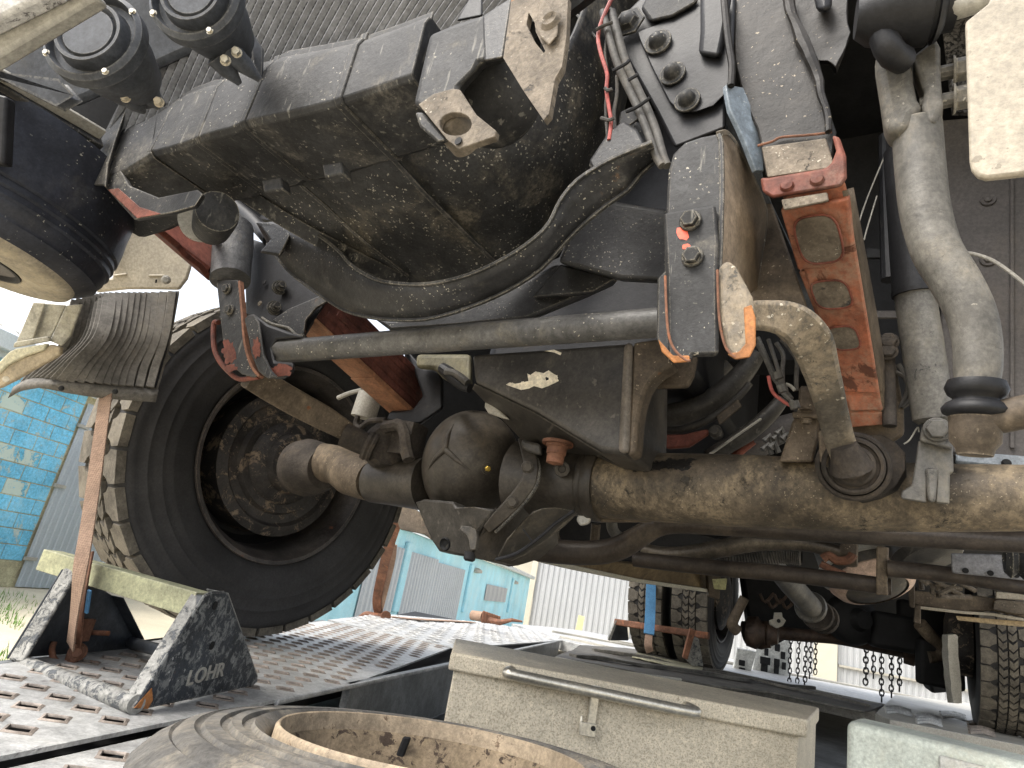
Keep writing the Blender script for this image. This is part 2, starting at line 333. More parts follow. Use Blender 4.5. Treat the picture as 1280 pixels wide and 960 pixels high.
MCOW = grimy('white_corrugated_sheet', (.31, .32, .33), .05, .3, rough=.55, bump=.05, contrast=.06)
MROOF = grimy('white_roof_sheet', (.70, .71, .72), .05, .6, rough=.5, bump=.05, contrast=.06)
MGUT = grimy('grey_gutter', (.42, .46, .47), .08, 1, rough=.5, bump=.05, contrast=.06)
MCRM = grimy('cream_render', (.42, .40, .33), .08, .8, dust=((.40, .36, .27), .4, .8), rough=.85, bump=.2, bs=9, contrast=.06)
MYEL = grimy('yellow_timber', (.60, .50, .22), .15, 3, rough=.8, bump=.1, contrast=.06)
MGRS = grimy('grass_blades', (.10, .20, .03), .4, 6, rough=.7, bump=0)

def dome_sheet(r, z, n=48):
    m = M(); m.add([(r*math.cos(2*math.pi*k/n), r*math.sin(2*math.pi*k/n), z) for k in range(n)], [tuple(range(n))]); return m
part('yard_ground', dome_sheet(900, GZ), MYARD, kind='structure')
gm = M(); rg = random.Random(3)
for i in range(1500):
    px = rg.uniform(-90, 48); py = rg.uniform(742, 850)
    if px > 36-(py-742)*.2 and rg.random() < .8: continue
    p = X(px, py, z=GZ); h = rg.uniform(.03, .12); a = rg.uniform(0, 6.28); w = .006; d = V(math.cos(a), math.sin(a), 0)
    if p[1] > 11.5 or mn.noise(Vector(p*.9)) < -.15: continue
    gm.add([p-d*w, p+d*w, p+V(d[1], -d[0], 0)*h*.4+ZV*h], [(0, 1, 2)])
part('grass', gm, MGRS, label='short green grass growing at the edge of the yard', cat='grass', kind='stuff', flat=True)

AU = math.radians(12); FU = V(math.sin(AU), math.cos(AU), 0); FN = V(FU[1], -FU[0], 0)      # facade direction and outward normal
PA = X(30, 735, z=GZ)
def FA(px, py, out=0.): return X(px, py, pl=(PA+FN*out, FN))
def fs(p): return float((p-PA).dot(FU))
def FP(s, z, out=0.): return V(*(PA*V(1, 1, 0)))+FU*s+ZV*z+FN*out
def corr(m, p0, du, dv, pitch, depth, n, trap=True):      # ribbed sheet: ribs run along dv
    L_ = np.linalg.norm(du); k = max(2, int(L_/pitch)); u = unit(du); a = []; 
    for i in range(k):
        s = L_*i/k; q = L_/k
        a += [p0+u*s, p0+u*(s+q*.40), p0+u*(s+q*.52)+n*depth, p0+u*(s+q*.88)+n*depth]
    a.append(p0+np.array(du)); N = len(a)
    m.add(a+[p+np.array(dv) for p in a], [(i, i+1, N+i+1, N+i) for i in range(N-1)]); return m

# --- blue block building on the left
bld = empty('block_building', FP(0, GZ), 'blue painted block building with a white ribbed roof behind the chocked front wheel', 'building')
part('wall', M().prism([FP(-7, GZ, -.012), FP(7.5, GZ, -.012), FP(7.5, 2.25, -.012), FP(-7, 2.25, -.012)], -FN*.25), MPLN, bld)
zrow = GZ+.42; r_ = 0; brg = random.Random(5)
part('plinth', M().prism([FP(-6.9, GZ, 0), FP(-.28, GZ, 0), FP(-.28, zrow-.012, 0), FP(-6.9, zrow-.012, 0)], -FN*.06), MPLN, bld, bevel=.01)
while zrow < 2.22:
    s = -3.3+(.22 if r_ % 2 else 0)
    while s < -.30:
        e = min(s+.44, -.24+(zrow-GZ)*.0)
        if e-s > .05:
            o_ = brg.uniform(-.006, .006); j = .008
            m = M().prism([FP(s+j, zrow+j, o_), FP(e-j, zrow+j, o_), FP(e-j, zrow+.25-j, o_), FP(s+j, zrow+.25-j, o_)], -FN*.06)
            part('block', m, MBLW if brg.random() < .25 and zrow > -.2 else MBLU, bld, bevel=.006, seg=1)
        s += .44
    zrow += .25; r_ += 1
m = M(); corr(m, FP(-.22, GZ+.02, .03), FU*4.6, ZV*3.2, .135, .012, FN)
dr = part('door', m, MCOR, bld, flat=True)
for z_ in (.62, -.62, 1.7):
    part('hinge', M().box(FP(-.16, z_+.0, .06), FU*.12, FN*.02, ZV*.03), MPALE, dr, bevel=.005)
m = M(); corr(m, FP(-7, 2.62, .35), FU*14.4, -FN*5+ZV*2.6, .30, .04, unit(FN*.5+ZV))
part('roof', m, MROOF, bld, flat=True)
part('gutter', M().prism([FP(-7, 2.34, .18), FP(-7, 2.34, .36), FP(-7, 2.60, .36), FP(-7, 2.60, .18)], FU*14.4), MGUT, bld, bevel=.02)
part('soffit_wall', M().prism([FP(-7, 2.25, 0), FP(-7, 2.25, .17), FP(-7, 2.52, .17), FP(-7, 2.52, 0)], FU*14.4), MGUT, bld)

# --- long blue workshop seen under the front axle
KB = .42                                             # the workshop stands in front of the line of the block building
PBB = X(500, 760, d=12.0)
def FA2(px, py): return X(px, py, pl=(PBB, FN))
def fsb(p): return float((p-PBB).dot(FU))
def FB(s, z, out=0.): return V(PBB[0], PBB[1], 0)+FU*s+ZV*(z if z == GZ or z == GZ+.02 else CAM[2]+(z-CAM[2])*KB)+FN*out*KB
wk = empty('blue_workshop', FB(0, GZ), 'long blue workshop with tall grey ribbed doors seen under the front axle', 'building')
s1 = fsb(FA2(662, 730))
part('wall', M().prism([FB(-4, GZ), FB(s1, GZ), FB(s1, 2.15), FB(-4, 2.05)], -FN*.2), MBLP, wk, bevel=.02)
def fdoor(x0, x1, ztop, name, mt, out=.06):
    a, b = fsb(FA2(x0, 700)), fsb(FA2(x1, 700)); m = M(); corr(m, FB(a, GZ+.02, out), FU*(b-a), ZV*(FA2((x0+x1)/2, ztop)[2]-GZ-.02), .18, .03, FN); return part(name, m, mt, wk, flat=True)
fdoor(458, 500, 678, 'door', MCOR); fdoor(511, 546, 694, 'door', MCOR); fdoor(547, 582, 708, 'door', MCOR)
w_ = fsb(FA2(606, 740)); w2 = fsb(FA2(630, 750)); m = M(); corr(m, FB(w_, -.55, .06), FU*(w2-w_), ZV*.48, .7, .05, FN); part('shutter', m, MCOW, wk, flat=True)
for x_ in (505, 590, 645):
    a = fsb(FA2(x_, 700)); part('pillar', M().box(FB(a, .1, .09), FU*.15, FN*.04, ZV*.62), MBLP, wk, bevel=.02)
for x_ in (596, 646):
    a = fsb(FA2(x_, 700)); part('wall_lamp', M().lathe(FB(a, 1.45, .15), -ZV, [(0, .04), (.05, .15), (.12, .16), (.15, 0)], 12), MPALE, wk)
part('eaves', M().prism([FB(-4, 2.1, .05), FB(-4, 2.1, .5), FB(-4, 2.35, .5), FB(-4, 2.35, .05)], FU*(s1+4)), MGUT, wk, bevel=.03)
m = M(); corr(m, FB(-4, 2.36, .5), FU*(s1+4), -FN*3+ZV*.7, .35, .03, unit(FN*.3+ZV)); part('roof', m, MCOW, wk, flat=True)

# --- white corrugated shed further right
LC = V(math.sin(math.radians(97)), math.cos(math.radians(97)), 0); NC = V(-LC[1], LC[0], 0)*-1
if NC[1] > 0: NC = -NC
PC = X(663, 760, d=32.)
def FC(px, py): return X(px, py, pl=(PC, NC))
def CP(s, z, out=0.): return V(PC[0], PC[1], 0)+LC*s+ZV*z+NC*out
shed = empty('white_shed', CP(0, GZ), 'tall white shed of narrow vertical ribbed sheets right of the blue workshop', 'building')
sw = (FC(1215, 830)-PC).dot(LC); s0 = 0
for a, b in ((0, .235), (.235, .66), (.70, 1.0)):
    m = M(); corr(m, CP(sw*a+.05, GZ, 0), LC*(sw*(b-a)-.1), ZV*7, .28, .045, NC); part('wall_sheet', m, MCOW, shed, flat=True)
part('corner_trim', M().box(CP(-.1, 2.4, .05), LC*.14, NC*.1, ZV*3.5), MCRM, shed, bevel=.02)
part('cover_strip', M().box(CP(sw*.235, 2.4, .08), LC*.06, NC*.03, ZV*3.5), MPALE, shed)
part('column', M().box(CP(sw*.68, 2.4, .1), LC*.5, NC*.2, ZV*3.5), MCRM, shed, bevel=.02)
part('lintel', M().box(CP(sw*.85, -.15, .1), LC*sw*.14, NC*.05, ZV*.05), MPALE, shed)
part('roof_panel', M().prism([CP(-6.5, 2.1, -3), CP(0, 1.1, -3), CP(0, 5.4, -3), CP(-3.2, 3.6, -3)], -NC*.3), MCRM, shed)
pk = X(718, 790, d=11.); g0 = V(pk[0], pk[1], GZ)
part('plank', M().bar([g0, X(727, 770, d=11.3)], .11, .03, up=NC, c=.1), MYEL, label='short yellow plank standing in front of the white ribbed shed', cat='plank')

# ================================================================ THE TRAILER
trl = empty('transporter_trailer', V(0, 1.0, -.2), 'perforated steel car transporter deck carrying the truck', 'trailer')
def hole_plate(name, poly, z, t, parent, mat, a=.069, c=.066, ang=28, hx=.0150, hy=.0185, lip=.0025, margin=.03, off=(0, 0), kindmat=None):
    """a steel plate with real diamond holes and raised rusty rims"""
    A = math.radians(ang); e1 = V(math.cos(A), -math.sin(A)); e2 = V(math.sin(A), math.cos(A))
    P = [V(*p[:2]) for p in poly]; lo = np.min([[p.dot(e1), p.dot(e2)] for p in P], 0); hi = np.max([[p.dot(e1), p.dot(e2)] for p in P], 0)
    def inside(q, mg):
        n = len(P); sgn = 0
        for i in range(n):
            d = P[(i+1) % n]-P[i]; nn_ = V(-d[1], d[0])/np.linalg.norm(d); k = (q-P[i]).dot(nn_)
            if abs(k) < mg: return False
            if sgn == 0: sgn = 1 if k > 0 else -1
            elif k*sgn < 0: return False
        return True
    shp = [(1.35, 0), (.62, .5), (.1, .92), (-.62, .5), (-1.35, 0), (-.62, -.5), (-.1, -.92), (.62, -.5)]
    verts = [Vector(p) for p in P]; edges = [(i, (i+1) % len(P)) for i in range(len(P))]; holes = []; rim = M()
    j = 0; y = math.floor(lo[1]/c)*c+off[1]
    while y < hi[1]:
        x = math.floor(lo[0]/a)*a+(a/2 if j % 2 else 0)+off[0]
        while x < hi[0]:
            q = e1*x+e2*y
            if inside(q, margin):
                L8 = [q+e1*hx*u+e2*hy*v for u, v in shp]; o = len(verts); verts += [Vector(p) for p in L8]; edges += [(o+k, o+(k+1) % 8) for k in range(8)]; holes.append(q)
                prof = [(1.0, -.0015), (1.0, lip*.6), (1.08, lip), (1.2, lip*.8), (1.42, .0004)]
                vs = [V(*(q+e1*hx*u*s_+e2*hy*v*s_), z+dz) for u, v in shp for s_, dz in prof]
                rim.add(vs, [(k*5+i, k*5+i+1, ((k+1) % 8)*5+i+1, ((k+1) % 8)*5+i) for k in range(8) for i in range(4)])
            x += a
        y += c; j += 1
    vo, eo, fo, _, _, _ = delaunay_2d_cdt(verts, edges, [], 1, 1e-6)
    fin = []; H = np.array(holes) if holes else np.zeros((0, 2))
    for f in fo:
        ctr = np.mean([[vo[i][0], vo[i][1]] for i in f], 0)
        if len(H):
            d = H-ctr; k = np.argmin((d**2).sum(1)); u = abs(d[k].dot(e1))/(hx*1.35); v = abs(d[k].dot(e2))/hy
            if u < .9 and v < .9 and all(min(abs((V(vo[i][0], vo[i][1])-H[k]).dot(e1))/(hx*1.36), 9) <= 1.001 and abs((V(vo[i][0], vo[i][1])-H[k]).dot(e2))/hy <= 1.02 for i in f): continue
        fin.append(tuple(f))
    m = M(); m.add([(p[0], p[1], z) for p in vo], fin)
    n = len(P)
    for i in range(n): m.add([V(*P[i], z), V(*P[(i+1) % n], z), V(*P[(i+1) % n], z-t), V(*P[i], z-t)], [(0, 1, 2, 3)])
    o = part(name, m, mat, parent, flat=True)
    part('hole_rim', rim, kindmat or MRIMH, o, kind='stuff', ang=60)
    return o
G = lambda px, py, z=0.: X(px, py, z=z)
pl1 = [V(-.84, .2), V(-.80, 1.3), V(-.785, 1.86), V(-.66, 3.28), G(565, 809), G(440, 855), V(-.34, 1.42), V(-.60, .50)]
hole_plate('deck_plate', pl1, 0, .006, trl, MDECK)
pl1b = [V(-.593, .50), V(-.335, 1.40), V(-.05, 1.40), V(-.05, .5)]
hole_plate('deck_plate', pl1b, -.012, .006, trl, MDECK)
pl2 = [V(-.655, 3.31), G(478, 768), G(600, 778), G(690, 792), G(703, 801), G(568, 811)]
hole_plate('deck_plate', pl2, .004, .006, trl, MDECK, a=.115, c=.13, hx=.026, hy=.034, lip=.005, ang=25, kindmat=MDECK)
e0, e1_, e2_ = G(700, 800.5), G(440, 855.5), V(-.34, 1.42, 0)
part('step_face', M().prism([e0, e1_, V(*e1_[:2], -.17), V(*e0[:2], -.17)], V(-.02, 0, 0)), MSTEP, trl, bevel=.003)
part('edge_lip', M().tube([e0-ZV*.004, e1_-ZV*.004, V(-.34, 1.42, -.005)], .006, 8), MDECK, trl)
part('deck_edge', M().prism([V(-.845, .2, -.001), V(-.805, 1.3, -.001), V(-.79, 1.86, -.001), V(-.665, 3.3, -.001), V(-.665, 3.3, -.12), V(-.845, .2, -.12)], V(-.015, 0, 0)), MSTEP, trl)
part('hole_shade_sheet', M().prism([V(-.83, .2, -.045), V(-.77, 1.86, -.045), V(-.50, 6.5, -.045), V(.85, 6.3, -.045), V(-.42, 1.46, -.045), V(-.66, .5, -.045)], -ZV*.02), MBLK, trl)  # dark sheet added close under the plates so their holes look black
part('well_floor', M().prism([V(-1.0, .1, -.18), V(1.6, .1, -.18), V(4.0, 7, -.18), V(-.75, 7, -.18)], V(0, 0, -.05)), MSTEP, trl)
# far right runway strips under the rear wheels
far = [G(703, 800), G(640, 779), G(720, 787), G(860, 812), G(1000, 842), G(1290, 904), G(1290, 926), G(1100, 889), G(860, 835)]
part('runway', M().prism([V(*p[:2], -.002) for p in far], -ZV*.08), MDECK, trl, bevel=.002)
for a_2, b_2 in (((700, 797), (1110, 884)), ((690, 790), (1120, 868)), ((760, 800), (1280, 898))):
    part('runway_rail', M().bar([G(*a_2)+ZV*.006, G(*b_2)+ZV*.006], .03, .02, up=ZV), MPALE, trl)
# toothed plate on the right
tp = [G(1119, 868, .03), G(1290, 888, .03), G(1290, 934, .03), G(1112, 899, .03), G(1094, 892, .03)]
part('toothed_plate', M().prism(tp, -ZV*.05), MPALE, trl, bevel=.004)
for x0, y0, n_ in ((660, 715, 3), (780, 745, 4), (880, 735, 3), (990, 775, 5), (1100, 760, 3), (1190, 800, 4)):
    for i in range(n_):
        a = X(*K('z2', x0+i*2, y0+i*11), z=.034); b = X(*K('z2', x0+100+i*2, y0+14+i*11), z=.034)
        part('tooth_strip', M().bar([a, (a+b)/2+ZV*.012, b], .012, .014, up=ZV, sub=2), MRIMH if n_ == 5 else MDECK, trl)
# galvanised rail end
A0, A1 = X(1058, 899, d=1.13), X(1300, 946, d=.98); A1[2] = A0[2]; dv_ = unit(np.cross(ZV, A1-A0)); dv_ = dv_ if dv_[1] > 0 else -dv_
gr_ = part('rail_end', M().prism([A0, A1, A1+dv_*.16, A0+dv_*.13], -ZV*.16), grimy('pale_green_galvanised', (.46, .49, .43), .12, 7, dust=((.55, .53, .42), .5, 6), rough=.55, metal=.1, bump=.2, contrast=.12), trl, bevel=.014, seg=3)
f_ = A0+(A1-A0)*.63
part('clip_plate', M().box(f_-dv_*.003-ZV*.055, unit(A1-A0)*.032, dv_*.004, ZV*.036), MGAL, gr_, bevel=.006)
# --- rubber sheets lying behind the toolbox
sh = XS('z1', [(215, 800), (300, 770), (340, 745), (470, 752), (640, 765), (760, 800), (940, 868), (1280, 925), (1860, 1045), (1760, 1075), (1280, 975), (1000, 945), (850, 918)], 'z', .018)
part('rubber_sheet', M().prism(sh, -ZV*.012), MMAT, bevel=.003, at=sh[0], label='dark worn rubber sheet lying along the deck behind the beige toolbox', cat='rubber sheet', rough=.004)
for (a_6, b_6, z6_) in (((300, 790), (1200, 925), .03), ((420, 770), (1500, 965), .028), ((700, 800), (1780, 1050), .03)):
    q0, q1 = X(*K('z1', *a_6), z=z6_), X(*K('z1', *b_6), z=z6_); rr_s = random.Random(a_6[0])
    pth = [q0*(1-f)+q1*f+V(rr_s.uniform(-.02, .02), rr_s.uniform(-.02, .02), rr_s.uniform(-.006, .012)) for f in np.linspace(0, 1, 9)]
    part('sheet_fold', M().bar(pth, .06, .02, up=ZV, sub=4, scales=[(.6+.5*rr_s.random(), .6+.6*rr_s.random()) for _ in pth]), MMAT, bpy.data.objects['rubber_sheet'], bevel=.003)
sh2 = XS('z1', [(640, 770), (730, 768), (960, 840), (950, 872), (860, 862), (760, 838), (600, 800)], 'z', .035)
part('canvas_scrap', M().prism(sh2, -ZV*.008), grimy('khaki_canvas', (.23, .22, .15), .2, 6, dust=((.33, .3, .2), .5, 9), rough=.9), bevel=.002, at=sh2[0], label='khaki canvas scrap on the rubber sheet in front of the twin rear wheels', cat='canvas', rough=.004)
sp_ = XS('z1', [(215, 808), (560, 880), (845, 918)], 'z', .03)
part('rod', M().tube(sp_, .006, 8), MPALE, at=sp_[0], label='thin pale rod lying along the top back edge of the toolbox', cat='rod')
# folded edge of the sheet
# --- toolbox
P0, P1 = X(564, 815, d=1.30), X(1010, 903, d=1.30); P1[2] = P0[2]; bx = unit(P1-P0); by = V(-bx[1], bx[0], 0); wd = np.linalg.norm(P1-P0)
tb = empty('toolbox', (P0+P1)/2-ZV*.35, 'long speckled beige steel toolbox with a tubular handle in the middle of the deck', 'toolbox')
def BX(s, b, z): return P0+bx*s+by*b+ZV*z
part('box_body', M().prism([BX(.012, .014, -.03), BX(wd-.012, .014, -.03), BX(wd+.20, .35, -.03), BX(.012, .35, -.03)], -ZV*.33), MBOX, tb, bevel=.004)
part('lid', M().prism([BX(0, 0, 0), BX(wd, 0, 0), BX(wd+.215, .365, 0), BX(0, .365, 0)], -ZV*.034), MBOX, tb, bevel=.005, seg=3)
h0, h1 = .128, .488
hz = [BX(h0, .004, -.014), BX(h0-.01, -.026, -.015), BX(h0+.012, -.038, -.016), BX((h0+h1)/2, -.040, -.019), BX(h1-.012, -.038, -.022), BX(h1+.01, -.026, -.021), BX(h1, .004, -.018)]
part('handle', M().tube(hz, .0108, 12, sub=5), MCHR, tb)
lt = part('latch', M().box(BX(.302, .005, -.05), bx*.009, by*.006, ZV*.04), MCHR, tb, bevel=.002)
part('hasp', M().box(BX(.295, -.004, -.092), bx*.016, by*.003, ZV*.012).tube([BX(.28, .0, -.07), BX(.281, -.004, -.10)], .003, 8), MCHR, lt, bevel=.002)
part('hasp_pin', M().lathe(BX(.305, -.008, -.088), -by, [(0, .005), (.004, .004), (.004, 0)], 10), MBLK, lt)

# --- spare tyre lying in the well
TC = V(-.012, .905, .085); TN = unit(V(-.02, .07, 1))
ty = empty('spare_tyre', TC-ZV*.24, 'worn bald tyre on a rusty tan rim lying flat in front of the toolbox', 'tyre')
part('tyre', M().lathe(TC, -TN, [(a, r*.96) for a, r in [(.04, .198), (.03, .203), (.012, .206), (.006, .213), (-.002, .226), (.004, .229), (.004, .238), (-.001, .241), (-.001, .252), (.005, .255), (.005, .262), (.001, .265), (.003, .281), (.008, .284), (.008, .289), (.005, .292), (.009, .306), (.016, .312), (.014, .316), (.024, .332), (.034, .342), (.042, .349), (.050, .350), (.054, .345), (.070, .348), (.074, .353), (.090, .354), (.094, .349), (.14, .35), (.20, .345), (.24, .31), (.25, .22)]], 96), MTYRE, ty, ang=50)
rm = part('rim', M().lathe(TC, -TN, [(0.0120, 0.1942), (0.0000, 0.1933), (-0.0040, 0.1904), (-0.0030, 0.1881), (0.0080, 0.1862), (0.0180, 0.1857)], 96), MRIMR, ty, ang=50)
part('rim_barrel', M().lathe(TC, -TN, [(0.0180, 0.1857), (0.0220, 0.1795), (0.0400, 0.1767), (0.0460, 0.1701), (0.0610, 0.1682), (0.1160, 0.1654), (0.1460, 0.1559), (0.1760, 0.1417), (0.1760, 0.1040)], 96), grimy('pitted_rim_barrel', (.17, .13, .085), .3, 7, rust=((.05, .035, .025), .34, 38), dust=((.25, .195, .12), .5, 12), spots=((.06, .045, .035), .7, 110), rough=.85, bump=.9), rm, ang=50)
part('weight', M().box(TC+V(-.045, .163, -.046), V(.006, .001, 0), V(0, .003, 0), V(.003, 0, .015)), MBLK, rm, bevel=.003)

# --- wheel chock in front of the front wheel
c1, c2 = G(180, 891), G(325, 856); CU = unit(c2-c1); CNV = V(CU[1], -CU[0], 0); 
ck = empty('wheel_chock', (c1+G(9, 824))/2, 'chipped black A-frame wheel chock with a greenish beam holding the front wheel', 'chock')
def CPL(k, pts, base=c1, out=0.): return [X(*K(k, x, y), pl=(base+CNV*out, CNV)) for x, y in pts]
face = CPL('z5', [(1022, 338), (1060, 318), (1125, 316), (1145, 330), (1290, 740), (1290, 770), (1262, 792), (705, 912), (668, 905)])
ep = part('end_plate', M().prism(face, -CNV*.006), MCHK, ck, bevel=.003)
fl = CPL('z5', [(668, 905), (1022, 338), (1060, 318)])
part('flange', M().prism([fl[0]-CNV*.001, fl[1]-CNV*.001, fl[1]-CNV*.026, fl[0]-CNV*.026], CU*.007), MCHG, ep, bevel=.003)
fr = CPL('z5', [(1145, 325), (1293, 745)])
part('flange', M().prism([fr[0], fr[1], fr[1]-CNV*.045, fr[0]-CNV*.045], -CU*.006), MCHG, ep, bevel=.002)
part('corner_rust', M().prism(CPL('z5', [(672, 900), (760, 800), (765, 860), (740, 905)], out=.0012), -CNV*.001), MORR, ep)
for x_, y_ in ((1075, 388), (1060, 588)):
    q = X(*K('z5', x_, y_), pl=(c1+CNV*.0006, CNV)); part('hole', M().lathe(q-CNV*.003, CNV, [(0, .0075), (.0036, .0075), (.0036, 0)], 16), MBLK, ep)
# raised lettering
def lettering(word, p, ux, uz, size, mat, parent, ext=.0008, name='lettering'):
    cu = bpy.data.curves.new('txt', 'FONT'); cu.body = word; cu.size = 1; cu.extrude = .5; cu.space_character = 1.05; cu.offset = .012
    to = bpy.data.objects.new('txt', cu); scene.collection.objects.link(to)
    dg = bpy.context.evaluated_depsgraph_get(); me = to.evaluated_get(dg).to_mesh()
    un = np.cross(ux, uz); m = M(); m.add([p+ux*v.co[0]*size+uz*v.co[1]*size*.82+un*v.co[2]*ext*2 for v in me.vertices], [tuple(f.vertices) for f in me.polygons])
    bpy.data.objects.remove(to); bpy.data.curves.remove(cu)
    return part(name, m, mat, parent, flat=True)
w0, w1 = CPL('z5', [(925, 790), (1172, 722)], out=.0008); ltz = unit(w1-w0)
lettering('LOHR', w0, ltz, unit(ZV-ZV.dot(ltz)*ltz), .044, MPALE, ep, ext=.0012)
f0 = G(9, 825)
def CPF(pts, out=0.): return [X(*K('z5', x, y), pl=(f0+CNV*out, CNV)) for x, y in pts]
ff = CPF([(38, 655), (318, 200), (352, 205), (372, 250), (570, 345), (668, 545), (682, 605), (290, 690), (90, 668)])
ff = CPF([(38, 655), (318, 205), (372, 225), (560, 335), (668, 545), (682, 605)])
ep2 = part('end_plate', M().prism(ff, -CNV*.005), MCHB, ck, bevel=.003)
fl = CPF([(38, 655), (318, 200), (350, 196)])
part('flange', M().prism([fl[0], fl[1], fl[1]+CNV*.032, fl[0]+CNV*.032], CU*.008), MCHG, ep2, bevel=.003)
fl = CPF([(668, 545), (560, 335), (682, 605), (290, 690)])
part('flange', M().prism([fl[0], fl[1], fl[1]+CNV*.03, fl[0]+CNV*.03], -CU*.005), MCHB, ep2, bevel=.002)
part('flange', M().prism([fl[2], fl[3], fl[3]+CNV*.03, fl[2]+CNV*.03], ZV*.005), MCHB, ep2, bevel=.002)
t0, t1 = X(*K('z5', 90, 672), pl=(f0, CNV)), X(*K('z5', 690, 885), pl=(c1, CNV))
part('cross_tube', M().tube([t0, t1-CNV*.003], .0145, 16), MCHG, ck)
t2, t3 = X(*K('z5', 655, 572), pl=(f0, CNV)), X(*K('z5', 900, 640), pl=(c1-CNV*.03, CNV))
part('cross_tube', M().tube([t2, t3], .012, 14), MCHB, ck)
# beam
br = X(*K('z5', 1010, 385), pl=(c1-CNV*.01, CNV)); bl = X(*K('z5', 232, 212), pl=(f0-CNV*.08, CNV)); bl[2] = br[2]+.01
bu = unit(br-bl); 
bm_ = part('beam', M().bar([bl, br], .044, .042, up=ZV, c=.06), MWOOD, ck, bevel=.003)
part('stop_bracket', M().box(X(*K('z5', 432, 510), pl=(f0+CNV*.012, CNV)), CU*.012, CNV*.006, ZV*.022), MREDR, ep2, bevel=.002)
part('pin', M().tube([X(*K('z5', 405, 520), d=1.36), X(*K('z5', 545, 527), d=1.36)], [.0055, .005], 10), MREDR, ep2)

# --- brown ratchet strap hooked to the deck, with its shackle
def band(m, path, w, t, side):      # flat strap with its width along side
    path = curve(path, 6); return m.bar(path, w, t, up=np.cross(side, unit(path[-1]-path[0])), c=.1)
st = empty('ratchet_strap', G(85, 830), 'brown webbing strap running from the front wheel down to a rusty shackle on the chock', 'strap')
sd = unit(V(.98, -.25, 0))
a1 = [X(144, 380, d=1.78), X(140, 440, d=1.62), X(131, 503, d=1.42), X(112, 640, d=1.26), X(99, 720, d=1.18), X(88, 808, d=1.235)]
part('webbing', band(M(), a1, .029, .003, sd), MWEB, st)
a2 = [X(114, 690, d=1.24), X(104, 745, d=1.215), X(98, 806, d=1.255)]
part('webbing', band(M(), a2, .022, .003, unit(V(.8, -.6, 0))), MREDR, st)
part('blue_edge', band(M(), [X(112, 738, d=1.20), X(108, 766, d=1.21)], .007, .004, sd), MWBL, st)
hk = X(85, 820, d=1.27)
sk = part('shackle', M().tube([X(68, 802, d=1.27), X(65, 812, d=1.265), X(68, 824, d=1.26), X(80, 830, d=1.255), X(92, 826, d=1.255), X(102, 812, d=1.26), X(98, 804, d=1.27)], .0055, 10, sub=4), MREDR, st)
part('shackle_plate', M().lathe(X(97, 815, d=1.262), unit(V(.5, -.8, .1)), [(-.006, .0), (-.006, .017), (.006, .017), (.006, 0)], 16).box(X(90, 824, d=1.262), sd*.012, V(.3, .9, 0)*.006, ZV*.012), MREDR, sk, bevel=.002)
part('shackle_bolt', M().bolt(X(97, 815, d=1.254), V(.4, -.85, .1), .010, .008), MREDR, sk)
part('hook', M().tube([X(80, 828, d=1.26), X(92, 834, d=1.265), X(95, 842, d=1.28)], .0065, 10, sub=3), MREDR, sk)

# --- second strap behind the wheel
s2 = empty('ratchet_strap', G(474, 775), 'brown strap behind the front wheel hooked to the deck edge near the blue doors', 'strap')
part('webbing', band(M(), [X(500, 640, d=3.2), X(487, 680, d=3.4), X(478, 715, d=3.7), X(471, 750, d=3.85), X(473, 768, d=3.9)], .055, .006, unit(V(.9, -.3, 0))), MREDR, s2)
part('webbing', band(M(), [X(492, 680, d=3.5), X(489, 705, d=3.7), X(474, 765, d=3.9)], .04, .005, unit(V(.9, -.3, 0))), MWEB, s2)
part('hook', M().tube([X(450, 773, d=3.9), X(458, 768, d=3.88), X(470, 770, d=3.86), X(485, 771, d=3.86)], .018, 10, sub=4), MREDR, s2)
part('hook_plate', M().lathe(X(482, 770, d=3.84), V(.3, -.95, 0), [(-.01, 0), (-.01, .03), (.015, .03), (.015, 0)], 12), MREDR, s2)
part('strap_tail', band(M(), [G(488, 771, .01), G(520, 774, .015), G(560, 776, .012), G(592, 778, .014)], .05, .006, unit(V(.9, .2, 0))), MWEB, at=G(540, 775), label='yellowish loose strap end lying flat along the far deck edge', cat='strap')
rt = empty('ratchet', G(612, 778), 'rusty ratchet with a tan rolled strap on the far deck edge', 'ratchet')
part('strap_roll', M().tube([X(590, 769, d=4.6), X(604, 771, d=4.55)], .034, 16), MWEB, rt)
m = M()
for i in range(7): m.box(X(604+i*3.2, 771+i*.7, d=4.52), V(.010, 0, 0), V(0, .02, .0), ZV*(.040-i*.002))
part('ratchet_body', m, MREDR, rt, bevel=.004)
part('handle', M().tube([X(612, 775, d=4.5), X(625, 778, d=4.45), X(640, 775, d=4.4), X(653, 777, d=4.4)], [.02, .02, .012, .006], 8), MREDR, rt)

# --- chock of the rear wheels with its blue strap
def G0(k, x, y, d): return X(*K(k, x, y), d=d)
rc = empty('wheel_chock', G0('y5', 300, 820, 4.4), 'rusty A-frame chock with a long bar under the blue strap at the rear wheels', 'chock')
part('beam', M().bar([G0('y5', 42, 628, 4.65), G0('y5', 575, 708, 4.3)], .05, .045, up=ZV), MREDR, rc, bevel=.003)
for nm, pts, d, mt in (('end_plate', [(50, 622), (70, 640), (112, 660), (118, 735), (5, 735)], 4.66, MCHB), ('flange', [(45, 620), (55, 625), (15, 735), (-2, 730)], 4.62, MCHG),
                       ('end_plate', [(478, 700), (520, 730), (545, 880), (480, 880), (440, 840)], 4.3, MCHG), ('flange', [(470, 670), (502, 680), (455, 845), (428, 835)], 4.26, MREDR)):
    part(nm, M().plate([G0('y5', x, y, d) for x, y in pts], .03), mt, rc, bevel=.002)
rs = empty('ratchet_strap', G0('y5', 235, 800, 4.4), 'blue sleeved strap hanging over the outer rear wheel', 'strap')
